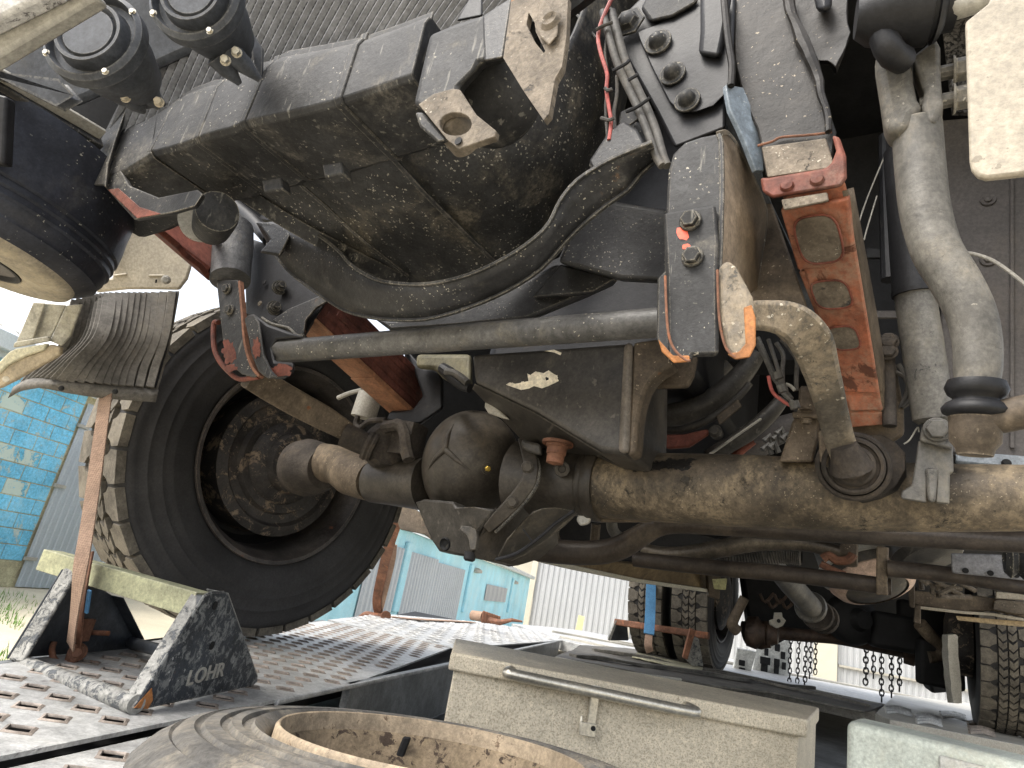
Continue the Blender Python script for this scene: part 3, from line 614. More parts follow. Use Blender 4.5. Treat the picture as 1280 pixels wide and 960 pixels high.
part('sleeve', band(M(), [G0('y5', 252, 330, 4.75), G0('y5', 246, 420, 4.6), G0('y5', 242, 560, 4.4), G0('y5', 234, 698, 4.25)], .068, .012, unit(V(.98, -.2, 0))), MWBL, rs)
part('webbing', band(M(), [G0('y5', 234, 698, 4.26), G0('y5', 230, 760, 4.2), G0('y5', 240, 800, 4.2)], .05, .008, unit(V(.98, -.2, 0))), MWEB, rs)

# --- hanging chains, each a thing, links as in the photo
lk = M(); R1, R2 = .0135, .020
cn = 0
for x, y0, y1, d, w in ((990, 797, 858, 5.6, 1), (1000, 797, 851, 5.6, 1), (1009, 795, 855, 5.6, 1.1), (1015, 795, 848, 5.5, 1), (1021, 798, 842, 5.6, 1), (1083, 792, 853, 5.2, 1.3), (1092, 790, 843, 5.2, 1.1), (1102, 792, 873, 5.2, 1.2), (1114, 800, 872, 5.2, 1.2), (1124, 806, 862, 5.2, 1.2)):
    top = X(x, y0-26, d=d); bot = X(x-1, y1, d=d); n_ = int((top[2]-bot[2])/.040); m = M(); rr = random.Random(x)
    for i in range(n_+1):
        c = V(top[0]+rr.uniform(-.003, .003), top[1], top[2]-i*.040)
        a_3 = V(1, 0, 0) if i % 2 else V(.5, .86, 0)
        loop = [c+a_3*math.cos(t)*.015*w+ZV*math.sin(t)*.027 for t in np.linspace(0, 2*math.pi, 9)[:-1]]
        m.tube(loop, .0050*w, 5, closed=True)
    words = ['leftmost', 'second', 'third', 'fourth', 'fifth', 'thick sixth', 'short seventh', 'long eighth', 'long ninth', 'rightmost']
    part('hanging_chain', m, MOILB, at=top, label='%s of the ten dark rusty chains hanging behind the rear axle' % words[cn], cat='chain', group='chains hanging behind the rear axle'); cn += 1
# --- white perforated ramp flap behind the truck
rp = XS('y5', [(850, 775), (900, 745), (1045, 735), (1032, 965), (820, 935)], 'd', 6.4)
ra = empty('ramp_flap', rp[3]*V(1, 1, 0)+ZV*-.3, 'white perforated ramp flap standing behind the left rear wheel', 'ramp')
part('panel', M().plate(rp, .03), grimy('white_ramp_paint', (.62, .62, .58), .1, 3, rust=((.3, .18, .1), .05, 9), rough=.6, bump=.1), ra, bevel=.004)
for cx, cy, w_2 in ((898, 850, 30), (965, 860, 17), (893, 888, 20), (962, 900, 15), (890, 930, 20), (960, 938, 15), (968, 775, 15), (1000, 820, 13), (905, 800, 12), (1005, 880, 12)):
    q = X(*K('y5', cx, cy), d=6.39); s_ = w_2/4.571*6.39/FX
    part('slot', M().box(q, V(s_, 0, 0), V(0, .006, 0), ZV*.035), MBLK, ra, bevel=.008)
ra2 = XS('y5', [(740, 780), (850, 800), (815, 920), (715, 905)], 'd', 6.0)
rb = empty('ramp_flap', ra2[3]*V(1, 1, 0)+ZV*-.3, 'small slotted white ramp plate low beside the left rear tyre', 'ramp')
part('panel', M().plate(ra2, .03), bpy.data.materials['white_ramp_paint'], rb, bevel=.004)
for cx, cy in ((765, 862), (765, 905)):
    part('slot', M().box(X(*K('y5', cx, cy), d=5.99), V(.03, 0, 0), V(0, .006, 0), ZV*.025), MBLK, rb, bevel=.006)
part('post', M().prism(XS('y6', [(812, 660), (858, 655), (875, 668), (872, 700), (878, 790), (892, 960), (898, 1080), (845, 1080), (828, 950), (815, 800)], 'd', 3.7), V(.0, .05, 0)), MPALE, at=X(1194, 875, d=3.7), label='ragged pale upright post beside the right rear tyre', cat='post', rough=.004)
# ================================================================ THE TRUCK
trk = empty('truck', T(-.66, 1.3, 0), 'dirty old truck seen from below, its black front end, red springs and brown front axle', 'truck')
def pb(name, k, pts, b, t, mat, parent=trk, bevel=.003, vec=None, **kw):     # plate across the truck at distance b
    P = XS(k, pts, 'b', b); return part(name, M().prism(P, unit(unit(sum(P)/len(P)-CAM)+BV*.25)*t if vec is None else vec), mat, parent, bevel=bevel, **kw)
def pd(name, k, pts, d, t, mat, parent=trk, bevel=.003, **kw):
    P = XS(k, pts, 'd', d); return part(name, M().plate(P, t), mat, parent, bevel=bevel, **kw)
def tb_(name, k, pts, r, mat, parent=trk, plane='b', val=None, n=14, sub=5, **kw):   # r in picture units
    P = XS(k, pts, plane, val); rs = list(r) if hasattr(r, '__len__') else [r]*len(P)
    return part(name, M().tube(P, [rad(q, p) for q, p in zip(rs, P)], n, sub=sub), mat, parent, **kw)
def bolt(k, x, y, b, rpx, mat=MBD, parent=trk, nrm=None, plane='b', name='bolt'):
    p = X(*K(k, x, y), **{plane: b}); n = nrm if nrm is not None else unit(-BV+ZV*-.15); return part(name, M().bolt(p, n, rad(rpx, p)), mat, parent, bevel=.001)
def cyl(name, p, ax, prof, mat, parent=trk, n=32, **kw): return part(name, M().lathe(p, ax, prof, n), mat, parent, **kw)

# --- wheels
def tyre_lugs(m, C, ax, R, W, n, lug=.016, style=0):
    ax = unit(ax); u = unit(ZV-ZV.dot(ax)*ax); w = np.cross(ax, u)
    def at(a, th, r): return C+ax*a+(w*math.cos(th)+u*math.sin(th))*r
    def block(outline, r0, r1):
        k = len(outline); m.add([at(a, th, r0) for a, th in outline]+[at(a*.985+W*.0075, th, r1) for a, th in outline], [tuple(range(k, 2*k))]+[(i, (i+1) % k, (i+1) % k+k, i+k) for i in range(k)])
    s = 2*math.pi/n
    for i in range(n):
        for side in (0, 1):
            f = (lambda x: W-x) if side else (lambda x: x); o = (i+.5*side)*s
            block([(f(.002), o+.05*s), (f(W*.17), o+.03*s), (f(W*.23), o+.17*s), (f(W*.30), o+.22*s), (f(W*.30), o+.72*s), (f(W*.23), o+.80*s), (f(W*.17), o+.95*s), (f(.002), o+.93*s)], R-lug-.010, R-.002)
            block([(f(W*.33), o-.10*s), (f(W*.41), o+.16*s), (f(W*.485), o+.02*s), (f(W*.485), o+.38*s), (f(W*.41), o+.55*s), (f(W*.33), o+.28*s)], R-lug-.004, R+.001)
            block([(f(W*.33), o+.40*s), (f(W*.41), o+.66*s), (f(W*.485), o+.50*s), (f(W*.485), o+.82*s), (f(W*.41), o+.99*s), (f(W*.33), o+.78*s)], R-lug-.004, R+.001)
def wheel(name, C, ax, R, W, n, parent, seg=72, full=True):
    """C: centre of the inner face; ax: unit vector pointing out of that face; body runs the other way"""
    ax = -unit(ax); wh = empty_part(name, parent)
    m = M().lathe(C, ax, [(.030, R*.575), (.012, R*.60), (.004, R*.625), (-.004, R*.66), (-.010, R*.72), (-.0125, R*.735), (-.010, R*.75), (-.0115, R*.78), (-.0122, R*.783), (-.0122, R*.786), (-.0115, R*.79), (-.010, R*.82), (-.0085, R*.85), (-.0092, R*.853), (-.0092, R*.856), (-.008, R*.86), (-.001, R*.905), (-.003, R*.92), (.004, R*.945), (.012, R-.016), (W*.5, R-.012), (W-.012, R-.016), (W-.002, R*.93), (W+.010, R*.8), (W+.006, R*.68), (W-.02, R*.58), (W-.06, R*.56)], seg)
    part('tyre', m, MRUB, wh, ang=60)
    m = M(); tyre_lugs(m, C, ax, R, W, n); part('tread', m, MRUBT, wh, flat=True)
    part('rim', M().lathe(C, ax, [(.022, R*.585), (.008, R*.60), (.002, R*.595), (.004, R*.575), (.02, R*.56), (.05, R*.53), (.10, R*.52), (.15, R*.505)], 64), MRIMF, wh, ang=50)
    part('rim_disc', M().lathe(C, ax, [(.15, R*.505), (.19, R*.46), (.20, R*.30), (.20, .01)], 64), MBLK if full else MRIMF, wh, ang=50)
    return wh
def empty_part(name, parent):
    o = bpy.data.objects.new(name, None); scene.collection.objects.link(o); o.parent = parent; BASE[o.name] = BASE[parent.name]; return o
MRIMF = grimy('dark_wheel_rim', (.05, .045, .042), .5, 6, dust=((.15, .12, .09), .45, 6), rust=((.13, .06, .04), .12, 8), wear=((.20, .15, .12), .7), rough=.42, bump=.25)
MDRUM = grimy('muddy_brake_drum', (.034, .031, .029), .4, 7, dust=((.13, .10, .075), .4, 7), peel=((.22, .17, .12), .22, 9), rough=.55, bump=.5)
WC = X(366, 582, d=2.08); WR = .535; WC[2] = WR+.012
wa = math.radians(38+90); WX = V(math.sin(wa), math.cos(wa), 0)
fw = wheel('front_wheel', WC, WX, WR, .235, 34, trk, 96)
part('brake_drum', M().lathe(WC, -WX, [(.17, .10), (.17, .232), (.06, .228), (.055, .236), (.045, .236), (.04, .222), (.035, .205), (.048, .195), (.048, .168), (.030, .160), (.034, .135), (.012, .125), (.0, .10), (-.03, .095), (-.035, .08), (-.035, .0)], 48), MDRUM, fw, ang=40)
m = M()
for k_ in range(8):
    t = k_*math.pi/4+.3; u_ = unit(np.cross(WX, ZV)); m.bolt(WC-WX*.06+(u_*math.cos(t)+ZV*math.sin(t))*.182, WX, .012, .012)
part('drum_bolts', m, MDRUM, fw)
for l, b in ((-1.60, 5.2), (-1.28, 5.2), (.49, 5.2), (.84, 5.2)):
    wheel('rear_wheel', T(l+.14, b, .52), LV, .515, .255, 34, trk, 56, False)
cyl('brake_drum', T(-1.25, 5.2, .52), LV, [(0, 0), (0, .22), (.10, .22), (.12, .19), (.14, .10), (.14, 0)], MDRUM, trk)
cyl('brake_drum', T(.37, 5.2, .52), -LV, [(0, 0), (0, .22), (.10, .22), (.12, .19), (.14, .10), (.14, 0)], MDRUM, trk)

# --- dark body above
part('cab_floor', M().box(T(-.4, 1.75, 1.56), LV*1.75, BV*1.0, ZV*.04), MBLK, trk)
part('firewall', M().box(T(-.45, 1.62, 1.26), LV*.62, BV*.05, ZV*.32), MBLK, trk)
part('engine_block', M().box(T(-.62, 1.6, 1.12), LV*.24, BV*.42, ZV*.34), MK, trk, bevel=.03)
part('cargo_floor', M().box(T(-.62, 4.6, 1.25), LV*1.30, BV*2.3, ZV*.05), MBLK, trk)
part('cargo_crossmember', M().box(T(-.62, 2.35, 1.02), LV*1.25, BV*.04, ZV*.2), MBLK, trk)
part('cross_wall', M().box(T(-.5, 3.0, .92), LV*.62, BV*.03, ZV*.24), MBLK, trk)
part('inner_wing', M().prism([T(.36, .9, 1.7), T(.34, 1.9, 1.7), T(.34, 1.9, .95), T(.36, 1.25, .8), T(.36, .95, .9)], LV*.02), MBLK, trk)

# --- A. front beam with its corrugated ribs
BB = .5
def beam_pt(x, y, b=BB): return X(x, y, b=b)
cpx = [(150, 236), (182, 224), (215, 211), (238, 195), (246, 188), (262, 186), (292, 178), (303, 173), (318, 168), (350, 160), (362, 154), (378, 150), (420, 141), (470, 128), (520, 112), (560, 98)]
rpx = [50, 52, 50, 48, 47, 53, 55, 52, 56, 57, 55, 59, 58, 56, 57, 58]
P_ = [beam_pt(*c) for c in cpx]; sc_ = [(rad(r, p), rad(r, p)) for r, p in zip(rpx, P_)]
sec = [(1, -.80), (1, .55), (.92, .78), (.86, .82), (.86, 1.02), (.80, 1.02), (.80, .84), (-.8, .84), (-.95, .7), (-1, .5), (-1, -.6), (-.94, -.82), (-.80, -.90), (.9, -.90)]
fb = part('front_beam', M().sweep(P_, sec, sc_, up=ZV), MBD, trk, bevel=.003, ang=25, sub=0)
for bi in (4, 7, 10, 13):
    q0, q1 = P_[bi], P_[bi]+unit(P_[bi+1]-P_[bi])*.014
    part('beam_hoop', M().sweep([q0, q1], sec, [tuple(c*1.045 for c in sc_[bi])]*2, up=ZV), MBD, fb, bevel=.003)
fl_ = curve([beam_pt(180, 162, .46), beam_pt(300, 124, .46), beam_pt(420, 80, .46), beam_pt(540, 42, .46)], 6)
part('beam_flange', M().bar(fl_, .010, .026, up=ZV), MBD, fb, bevel=.002)
pb('end_box', 'k1', [(392, 700), (430, 600), (480, 690), (590, 735), (735, 705), (755, 722), (725, 768), (640, 792), (500, 818)], .425, .03, MBD, fb, bevel=.002)
pb('end_flange', 'k1', [(303, 688), (345, 580), (450, 372), (478, 385), (430, 520), (402, 610), (392, 700), (385, 690)], .41, .018, MBD, fb)
pb('gusset', 'k1', [(465, 400), (515, 400), (520, 505), (425, 540)], .44, .012, MBD, fb)
pb('rust_patch', 'k1', [(400, 705), (440, 700), (520, 770), (600, 795), (510, 812)], .4185, .003, MRED, fb)
cyl('bush', X(272, 264, b=.50), unit(CAM-X(272, 264, b=.50))+ZV*.3, [(-.10, .0), (-.10, .032), (-.02, .035), (0, .033), (.004, .0)], MBD, fb)
cyl('bush_collar', X(250, 275, b=.54), unit(V(.3, -.6, -.2)), [(-.03, 0), (-.03, .036), (.0, .036), (.0, 0)], MPALE, fb)
for x, y in ((1010, 690), (1235, 632)):
    c = XS('k1', [(x-38, y-20), (x+35, y-32), (x+40, y+12), (x-30, y+26)], 'b', .5); part('tab', M().prism(c, BV*.02), MBD, fb, bevel=.003)
# right end of the beam
pb('end_plate', 'y8', [(70, 600), (165, 195), (330, 125), (480, 80), (640, -20), (620, 310), (450, 360), (430, 400), (340, 490), (330, 560), (220, 700), (150, 640)], .43, .05, MBD, fb, bevel=.008)
ou = XS('y8', [(105, 595), (190, 535), (300, 505), (340, 510), (430, 650), (548, 745), (540, 780), (420, 822), (335, 850), (270, 800)], 'b', .418)
inn = [X(*K('y8', 316+92*math.cos(t), 708+66*math.sin(t)), b=.418) for t in np.linspace(0, 2*math.pi, 21)[:-1]]
part('tow_plate', M().ring(ou, inn, BV*.008), MTAN, fb, bevel=.0015)
pb('end_fold', 'y8', [(85, 640), (130, 640), (275, 800), (215, 815), (110, 720)], .425, .02, MBD, fb)
cyl('tow_bush', X(*K('y8', 300, 712), b=.44), -BV, [(-.03, 0), (-.03, .021), (.0, .021), (.012, .015), (.015, 0)], MTAN, fb)
cyl('small_hole', X(*K('y8', 335, 808), b=.4165), -BV, [(0, .0), (.0, .0045), (.0012, .0045), (.0012, 0)], MBLK, fb, n=14)
pk_ = X(*K('y8', 540, 530), b=.50)
part('beam_socket', M().lathe(pk_, unit(CAM-pk_), [(-.06, .05), (-.02, .062), (.01, .058), (.025, .040), (.033, .02), (.035, 0)], 28, sq=1.1), MBD, fb, ang=60)
ou = XS('y8', [(640, -30), (800, -30), (960, -20), (950, 210), (925, 380), (885, 450), (850, 650), (820, 685), (700, 510), (590, 330)], 'b', .405)
inn = XS('y8', [(735, 70), (770, 130), (775, 180), (830, 290), (822, 303), (770, 240), (722, 140)], 'b', .405)
part('bracket', M().ring(ou, inn, BV*.008), MTAN, fb, bevel=.0015)
pb('bracket_lip', 'y8', [(775, 150), (800, -30), (850, 20), (905, 120), (900, 200), (850, 260), (800, 210)], .399, .005, MTAN, fb, bevel=.003)
part('hub_dimple', M().lathe(X(*K('y8', 862, 120), b=.399), -BV, [(0, .012), (.004, .008), (.001, .004), (.001, 0)], 16), MTAN, fb)
pb('bracket_back', 'y8', [(590, 330), (480, 350), (470, 90), (640, -20), (640, 10)], .422, .02, MB, fb)
pb('wall_plate', 'y8', [(320, 120), (400, -20), (470, -20), (470, 90)], .47, .01, MK, fb)

# --- radiator grille behind the beam: a field of ribbed strips
gr = M(); dm = M()
MGRL = grimy('grille_strip', (.17, .172, .18), .12, 3, dust=((.22, .21, .20), .3, 4), rough=.5, bump=.05)
def gpt(x, t, o=0.):      # point on the grille sheet: x along the bottom edge, t up the strip
    yb = 205-(x-150)*.30; px, py = x+t*112, yb+(-60-yb)*t; return X(px, py, d=1.15-.0004*(x-200)-.05*t+o)
for i in range(46):
    x0 = 120+i*11.2; a, b_ = gpt(x0, 0), gpt(x0, 1); mid = gpt(x0, .5)
    gr.bar([a, mid, b_], rad(7.4, a), .006, up=unit(CAM-mid), c=.3)
    a, b_ = gpt(x0+5.6, 0, .002), gpt(x0+5.6, 1, .002); u = unit(b_-a); ln = np.linalg.norm(b_-a); k_ = int(ln/.0090); w = unit(np.cross(u, CAM-a))
    for j in range(k_):
        q = a+u*(j+.5)*ln/k_; dm.add([q-u*.0018-w*.004, q+u*.0018-w*.004, q+u*.0018+w*.004, q-u*.0018+w*.004], [(0, 1, 2, 3)])
part('grille_strips', gr, MGRL, trk, kind='stuff')
part('grille_webs', dm, MGRL, trk, kind='stuff', flat=True)
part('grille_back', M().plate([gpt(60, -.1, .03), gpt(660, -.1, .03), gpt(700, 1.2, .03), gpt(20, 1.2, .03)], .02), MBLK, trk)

# --- round lamp backs at the top left
def can(pf, pt, R_, name):
    ax = unit(pf-pt); L_ = np.linalg.norm(pf-pt)
    c = part(name, M().lathe(pf, ax, [(.004, 0), (.004, R_*.50), (-.001, R_*.53), (.006, R_*.60), (.006, R_*.66), (-.012, R_*.72), (-.012, R_*.84), (.0, R_*.90), (-.006, R_*1.0), (-.022, R_*1.0), (-.028, R_*.86), (-.06, R_*.78), (-.10, R_*.60), (-L_*.85, R_*.40), (-L_, R_*.30), (-L_, 0)], 48), MCAN, trk, ang=40)
    u = unit(np.cross(ax, ZV)); w = np.cross(ax, u)
    for t in (.6, 2.2, 3.9, 5.4): part('screw', M().bolt(pf-ax*.003+(u*math.cos(t)+w*math.sin(t))*R_*.93, ax, .004, .003), MCHR, c)
    return c
MCAN = grimy('dark_plastic_housing', (.050, .054, .062), .2, 4, dust=((.14, .13, .11), .35, 5), rough=.5, bump=.08, wear=((.3, .28, .24), .3))
f1 = X(112, 42, d=.86); t1 = X(185, 122, d=.99); c1_ = can(f1, t1, .068, 'lamp_housing')
f2 = X(240, -8, d=.84); t2_ = X(300, 70, d=.97); c2_ = can(f2, t2_, .062, 'lamp_housing')
for (ax0, ay0, d0, ax1, ay1, d1), cc in (((150, 100, .94, 200, 135, .97), c1_), ((160, 120, .94, 180, 140, .97), c1_), ((285, 62, .90, 325, 100, .93), c2_), ((270, 70, .9, 300, 105, .93), c2_)):
    a, b_ = X(ax0, ay0, d=d0), X(ax1, ay1, d=d1); part('cable_boot', M().tube([a, (a+b_)/2, b_], [.016, .013, .004], 14), MCAN, cc)
for x, y, d_, cc in ((296, 66, .88, c2_), (282, 76, .88, c2_), (199, 128, .93, c1_), (157, 122, .92, c1_)):
    part('nut', M().bolt(X(x, y, d=d_), unit(V(.2, -.9, -.3)), .006, .008), MCHR if cc is c2_ else MBEI, cc)
part('lamp_fin', M().plate([X(312, 35, d=.97), X(328, 60, d=.97), X(327, 100, d=.97), X(318, 80, d=.97)], .006), MCAN, c2_)
part('lamp_fin', M().plate([X(185, 95, d=1.0), X(206, 128, d=1.0), X(203, 132, d=1.0), X(180, 110, d=1.0)], .006), MCAN, c1_)
# --- pale bumper skirt in the corner, and the shell behind it
pd('bumper_skirt', 'p', [(-40, 92), (122, -5), (100, -30), (-40, 40)], .62, .02, MPALE, trk, bevel=.004)
pd('bumper_face', 'p', [(-40, 42), (100, -28), (90, -60), (-40, -60)], .60, .02, grimy('stone_chipped_bumper', (.42, .41, .39), .1, 6, peel=((.10, .09, .09), .12, 40), rough=.6), trk, bevel=.004)
pd('bumper_shell', 'p', [(-60, 80), (130, -30), (400, -60), (330, 20), (90, 130), (75, 125), (-60, 108)], 1.12, .02, MCAN, trk, bevel=.01)
pd('shell_lower', 'p', [(-60, 90), (70, 105), (82, 118), (70, 125), (-60, 60)], .98, .02, MCAN, trk, bevel=.01)
# --- long brace running to the beam end
part('brace_bar', M().bar([X(-30, 85, d=.98), X(125, 178, d=1.15)], .038, .012, up=V(.2, -.8, .4)), MBD, trk, bevel=.003)
part('brace_edge', M().bar([X(-30, 75, d=.965), X(128, 168, d=1.14)], .008, .02, up=V(.2, -.8, .4)), MPALE, trk, bevel=.002)
part('inner_shell', M().plate([X(-60, 100, d=1.5), X(150, 190, d=1.6), X(130, 330, d=1.6), X(-60, 330, d=1.5)], .02), MK, trk, bevel=.01)
tb_('shell_bead', 'p', [(-20, 170), (5, 176), (50, 195), (105, 222)], 1.6, MBD, trk, 'd', 1.3, n=6)
tb_('shell_bead', 'p', [(49, 158), (44, 186)], 1.6, MPALE, trk, 'd', 1.28, n=6, sub=2)
part('wing_bracket', M().plate([X(-30, 110, d=.95), X(8, 120, d=.95), (X(4, 205, d=.95)), X(-30, 202, d=.95)], .02), MK, trk, bevel=.004)

# --- round black canister with dusty beige base
dc = X(-46, 310, d=1.12); dax = unit(V(-.12, -.03, -1.0)); 
MCANI = grimy('glossy_black_canister', (.022, .024, .032), .35, 4, dust=((.12, .115, .105), .3, 8), spots=((.5, .48, .4), .3, 110), rough=.38, bump=.2)
cn_ = part('air_canister', M().lathe(dc, dax, [(-.22, 0), (-.22, .20), (-.14, .206), (-.115, .210), (-.09, .212), (-.086, .208), (-.075, .212), (-.071, .208), (-.06, .211), (-.056, .207), (-.045, .207), (-.035, .202), (-.028, .203), (-.018, .192), (-.004, .174), (.002, .166), (.0, .05)], 84), MCANI, trk, ang=40)
MCB = grimy('beige_dusty_base', (.27, .235, .175), .15, 5, dust=((.40, .34, .23), .55, 7), rough=.7, bump=.4)
part('canister_base', M().lathe(dc, dax, [(-.006, .176), (.004, .172), (.010, .155), (.014, .13), (.013, .105), (.008, .09), (-.0, .088)], 84), MCB, cn_, ang=60)
part('canister_hollow', M().lathe(dc+dax*.0045, dax, [(.0, .092), (.0005, .07), (.0, .0)], 48), MPNL, cn_)
part('canister_hollow_rim', M().lathe(dc+dax*.006, dax, [(-.002, .096), (.006, .094), (.006, .088), (-.002, .084)], 60), MBLK, cn_, ang=60)

# --- wing stay, panel and ribbed mud flap
pd('wing_panel', 'k4', [(300, 150), (360, 195), (470, 183), (560, 183), (665, 185), (695, 145), (710, 95), (650, 20), (560, -70), (470, -50), (440, 0), (415, 140)], 1.66, .012, MBEI, trk, bevel=.006)
pd('panel_bead', 'k4', [(420, 128), (470, 122), (470, 130), (420, 136)], 1.655, .006, MBEI, trk)
pd('panel_bead', 'k4', [(550, 128), (610, 128), (610, 135), (550, 135)], 1.655, .006, MBEI, trk)
bolt('k4', 618, 148, 1.64, 4.5, MPALE, plane='d', nrm=V(.3, -.9, -.3))
pd('panel_slot', 'k4', [(577, 146), (584, 146), (581, 160), (575, 160)], 1.652, .004, MBLK)
top = [X(*K('z8', x, y), d=d_) for x, y, d_ in ((470, 195, 1.46), (600, 165, 1.50), (700, 150, 1.53), (850, 145, 1.56), (1000, 143, 1.6), (1195, 130, 1.62))]
m1_ = [X(*K('z8', x, y), d=d_) for x, y, d_ in ((400, 480, 1.44), (540, 440, 1.47), (640, 420, 1.44), (800, 410, 1.50), (960, 420, 1.54), (1150, 400, 1.58))]
m2_ = [X(*K('z8', x, y), d=d_) for x, y, d_ in ((220, 640, 1.46), (370, 620, 1.43), (480, 610, 1.40), (680, 610, 1.45), (860, 620, 1.50), (1100, 620, 1.55))]
bo_ = [X(*K('z8', x, y), d=d_) for x, y, d_ in ((120, 770, 1.44), (230, 730, 1.43), (380, 735, 1.41), (620, 755, 1.43), (820, 775, 1.47), (1050, 790, 1.52))]
cols = [curve([top[j], m1_[j], m2_[j], bo_[j]], 6) for j in range(6)]
rows = [curve([cols[j][i] for j in range(6)], 12) for i in range(len(cols[0]))]
flp = part('mud_flap', M().grid(rows), MFLAP, trk, solid=.006, ang=60)
FR = rows; nn_ = len(FR[0])
def flap_at(t, r): 
    f = t*(nn_-1); j = min(nn_-2, int(f)); return FR[r][j]*(1-(f-j))+FR[r][j+1]*(f-j)
for k_ in range(19):
    t = .035+k_*.052; path = []
    for r in range(0, len(FR)-1, 1): path.append(flap_at(min(t, .995), r)+unit(CAM-flap_at(t, r))*.0045)
    w0 = .007
    part('flap_groove', M().bar(path, .0045, .004, up=unit(CAM-path[0])), MK if k_ else MK, flp)
    part('flap_rib', M().bar([p+LV*.013+unit(CAM-p)*.002 for p in path], .018, .007, up=unit(CAM-path[0]), c=.35), MFLAP, flp) if k_ < 18 else None
lo_ = curve([X(*K('z8', x, y), d=d_) for x, y, d_ in ((65, 835, 1.43), (150, 790, 1.42), (300, 770, 1.40), (480, 800, 1.41), (700, 835, 1.44), (1035, 865, 1.50))], 6)
up_ = curve([X(*K('z8', x, y), d=d_) for x, y, d_ in ((105, 775, 1.43), (210, 722, 1.42), (380, 728, 1.40), (540, 742, 1.41), (760, 765, 1.45), (1055, 792, 1.51))], 6)
part('flap_hem', M().grid([up_, [a*.5+b_*.5+unit(CAM-a)*.006 for a, b_ in zip(up_, lo_)], lo_]), MFLAP, flp, solid=.012, ang=60)
for x, y in ((410, 775), (768, 797)): cyl('rivet', X(*K('z8', x, y), d=1.375+(.035 if x > 500 else 0)), V(.1, -.9, -.2), [(0, .006), (.003, .005), (.004, 0)], MBLK, flp, n=10)
# stay bracket and pale arm below the canister
MST = grimy('galvanised_stay', (.36, .345, .29), .15, 5, dust=((.46, .42, .28), .5, 5), rough=.55, metal=.2, bump=.1)
sb_ = pd('stay_bracket', 'y1', [(330, 300), (660, 330), (490, 690), (160, 700)], 1.36, .004, MST, trk, bevel=.002)
pd('bracket_side', 'y1', [(660, 332), (820, 320), (700, 640), (610, 740), (495, 690)], 1.34, .006, MST, sb_, bevel=.002)
pd('bracket_inner', 'y1', [(330, 300), (450, 312), (330, 670), (160, 697)], 1.35, .004, MST, sb_, bevel=.002)
pd('bracket_lip', 'y1', [(135, 715), (160, 695), (480, 640), (500, 690), (130, 755)], 1.33, .008, MST, sb_, bevel=.002)
arm_m = grimy('pale_yellow_arm', (.50, .47, .33), .12, 5, dust=((.45, .38, .2), .4, 8), rough=.5, bump=.05)
ar_ = pd('stay_arm', 'z8', [(-60, 650), (0, 590), (60, 530), (100, 510), (310, 475), (290, 520), (170, 560), (50, 620), (-20, 690), (-60, 720)], 1.28, .012, arm_m, trk, bevel=.003)
pd('arm_lower', 'z8', [(-60, 720), (-20, 690), (50, 620), (170, 562), (290, 522), (330, 480), (400, 500), (395, 550), (330, 590), (200, 660), (100, 720), (0, 770), (-60, 790)], 1.285, .012, grimy('tan_stay_arm', (.33, .27, .18), .15, 5, dust=((.42, .34, .22), .4, 6), rough=.6), ar_, bevel=.003)
cyl('arm_hole', X(*K('z8', 38, 714), d=1.283), unit(CAM-X(*K('z8', 38, 714), d=1.283)), [(0, 0), (0, .006), (.002, .006), (.002, 0)], MWHT, ar_, n=12)

# --- B. radiator guard: the big speckled pan
r0 = [X(*p) for p in []]
def row(pts): return curve([X(x, y, d=d_) for x, y, d_ in pts], 5)
R_a = row([(285, 225, 1.16), (340, 215, 1.12), (400, 200, 1.08), (480, 175, 1.02), (560, 150, .99), (640, 120, 1.0), (700, 70, 1.05), (735, -10, 1.12), (745, -80, 1.2)])
R_b = row([(325, 250, 1.19), (380, 240, 1.14), (450, 225, 1.08), (530, 215, 1.04), (610, 205, 1.03), (690, 175, 1.06), (740, 110, 1.11), (765, 20, 1.18), (775, -80, 1.24)])
R_c = row([(400, 292, 1.22), (450, 283, 1.18), (510, 278, 1.14), (570, 270, 1.11), (640, 258, 1.10), (710, 222, 1.13), (755, 140, 1.18), (778, 40, 1.24), (790, -80, 1.3)])
R_d = row([(460, 325, 1.25), (510, 320, 1.22), (560, 315, 1.19), (610, 308, 1.17), (665, 288, 1.17), (715, 250, 1.20), (760, 165, 1.24), (785, 60, 1.30), (800, -80, 1.35)])
R_e = row([(510, 358, 1.29), (545, 356, 1.26), (590, 352, 1.24), (635, 342, 1.23), (680, 320, 1.23), (725, 275, 1.26), (765, 190, 1.30), (790, 80, 1.36), (810, -80, 1.4)])
rr_ = [curve([R_a[j], R_b[j], R_c[j], R_d[j], R_e[j]], 5) for j in range(len(R_a))]
rows = [[rr_[j][i] for j in range(len(rr_))] for i in range(len(rr_[0]))]
pan = part('radiator_guard', M().grid(rows), grimy('speckled_black_guard', (.030, .030, .030), .45, 6, dust=((.24, .21, .16), .48, 10), spots=((.62, .58, .48), .9, 100), rough=.5, bump=.6, bs=60, lumps=.15), trk, solid=.006, ang=80)
part('guard_flange', M().bar(curve([X(300, 238, d=1.17), X(352, 272, d=1.19), X(420, 310, d=1.22), X(508, 354, d=1.27)], 6), .030, .008, up=V(.3, -.6, -.6)), MBD, pan, bevel=.002)
part('guard_ridge', M().bar(curve([X(486, 192, d=1.01), X(530, 240, d=1.055), X(575, 285, d=1.12), X(622, 330, d=1.20)], 6), .008, .012, up=V(.1, -.6, -.6)), MBD, pan, bevel=.003)
part('guard_ridge', M().bar(curve([X(365, 222, d=1.10), X(405, 256, d=1.13), X(450, 297, d=1.18), X(510, 345, d=1.25)], 6), .006, .006, up=V(.1, -.6, -.6)), MBD, pan, bevel=.002)
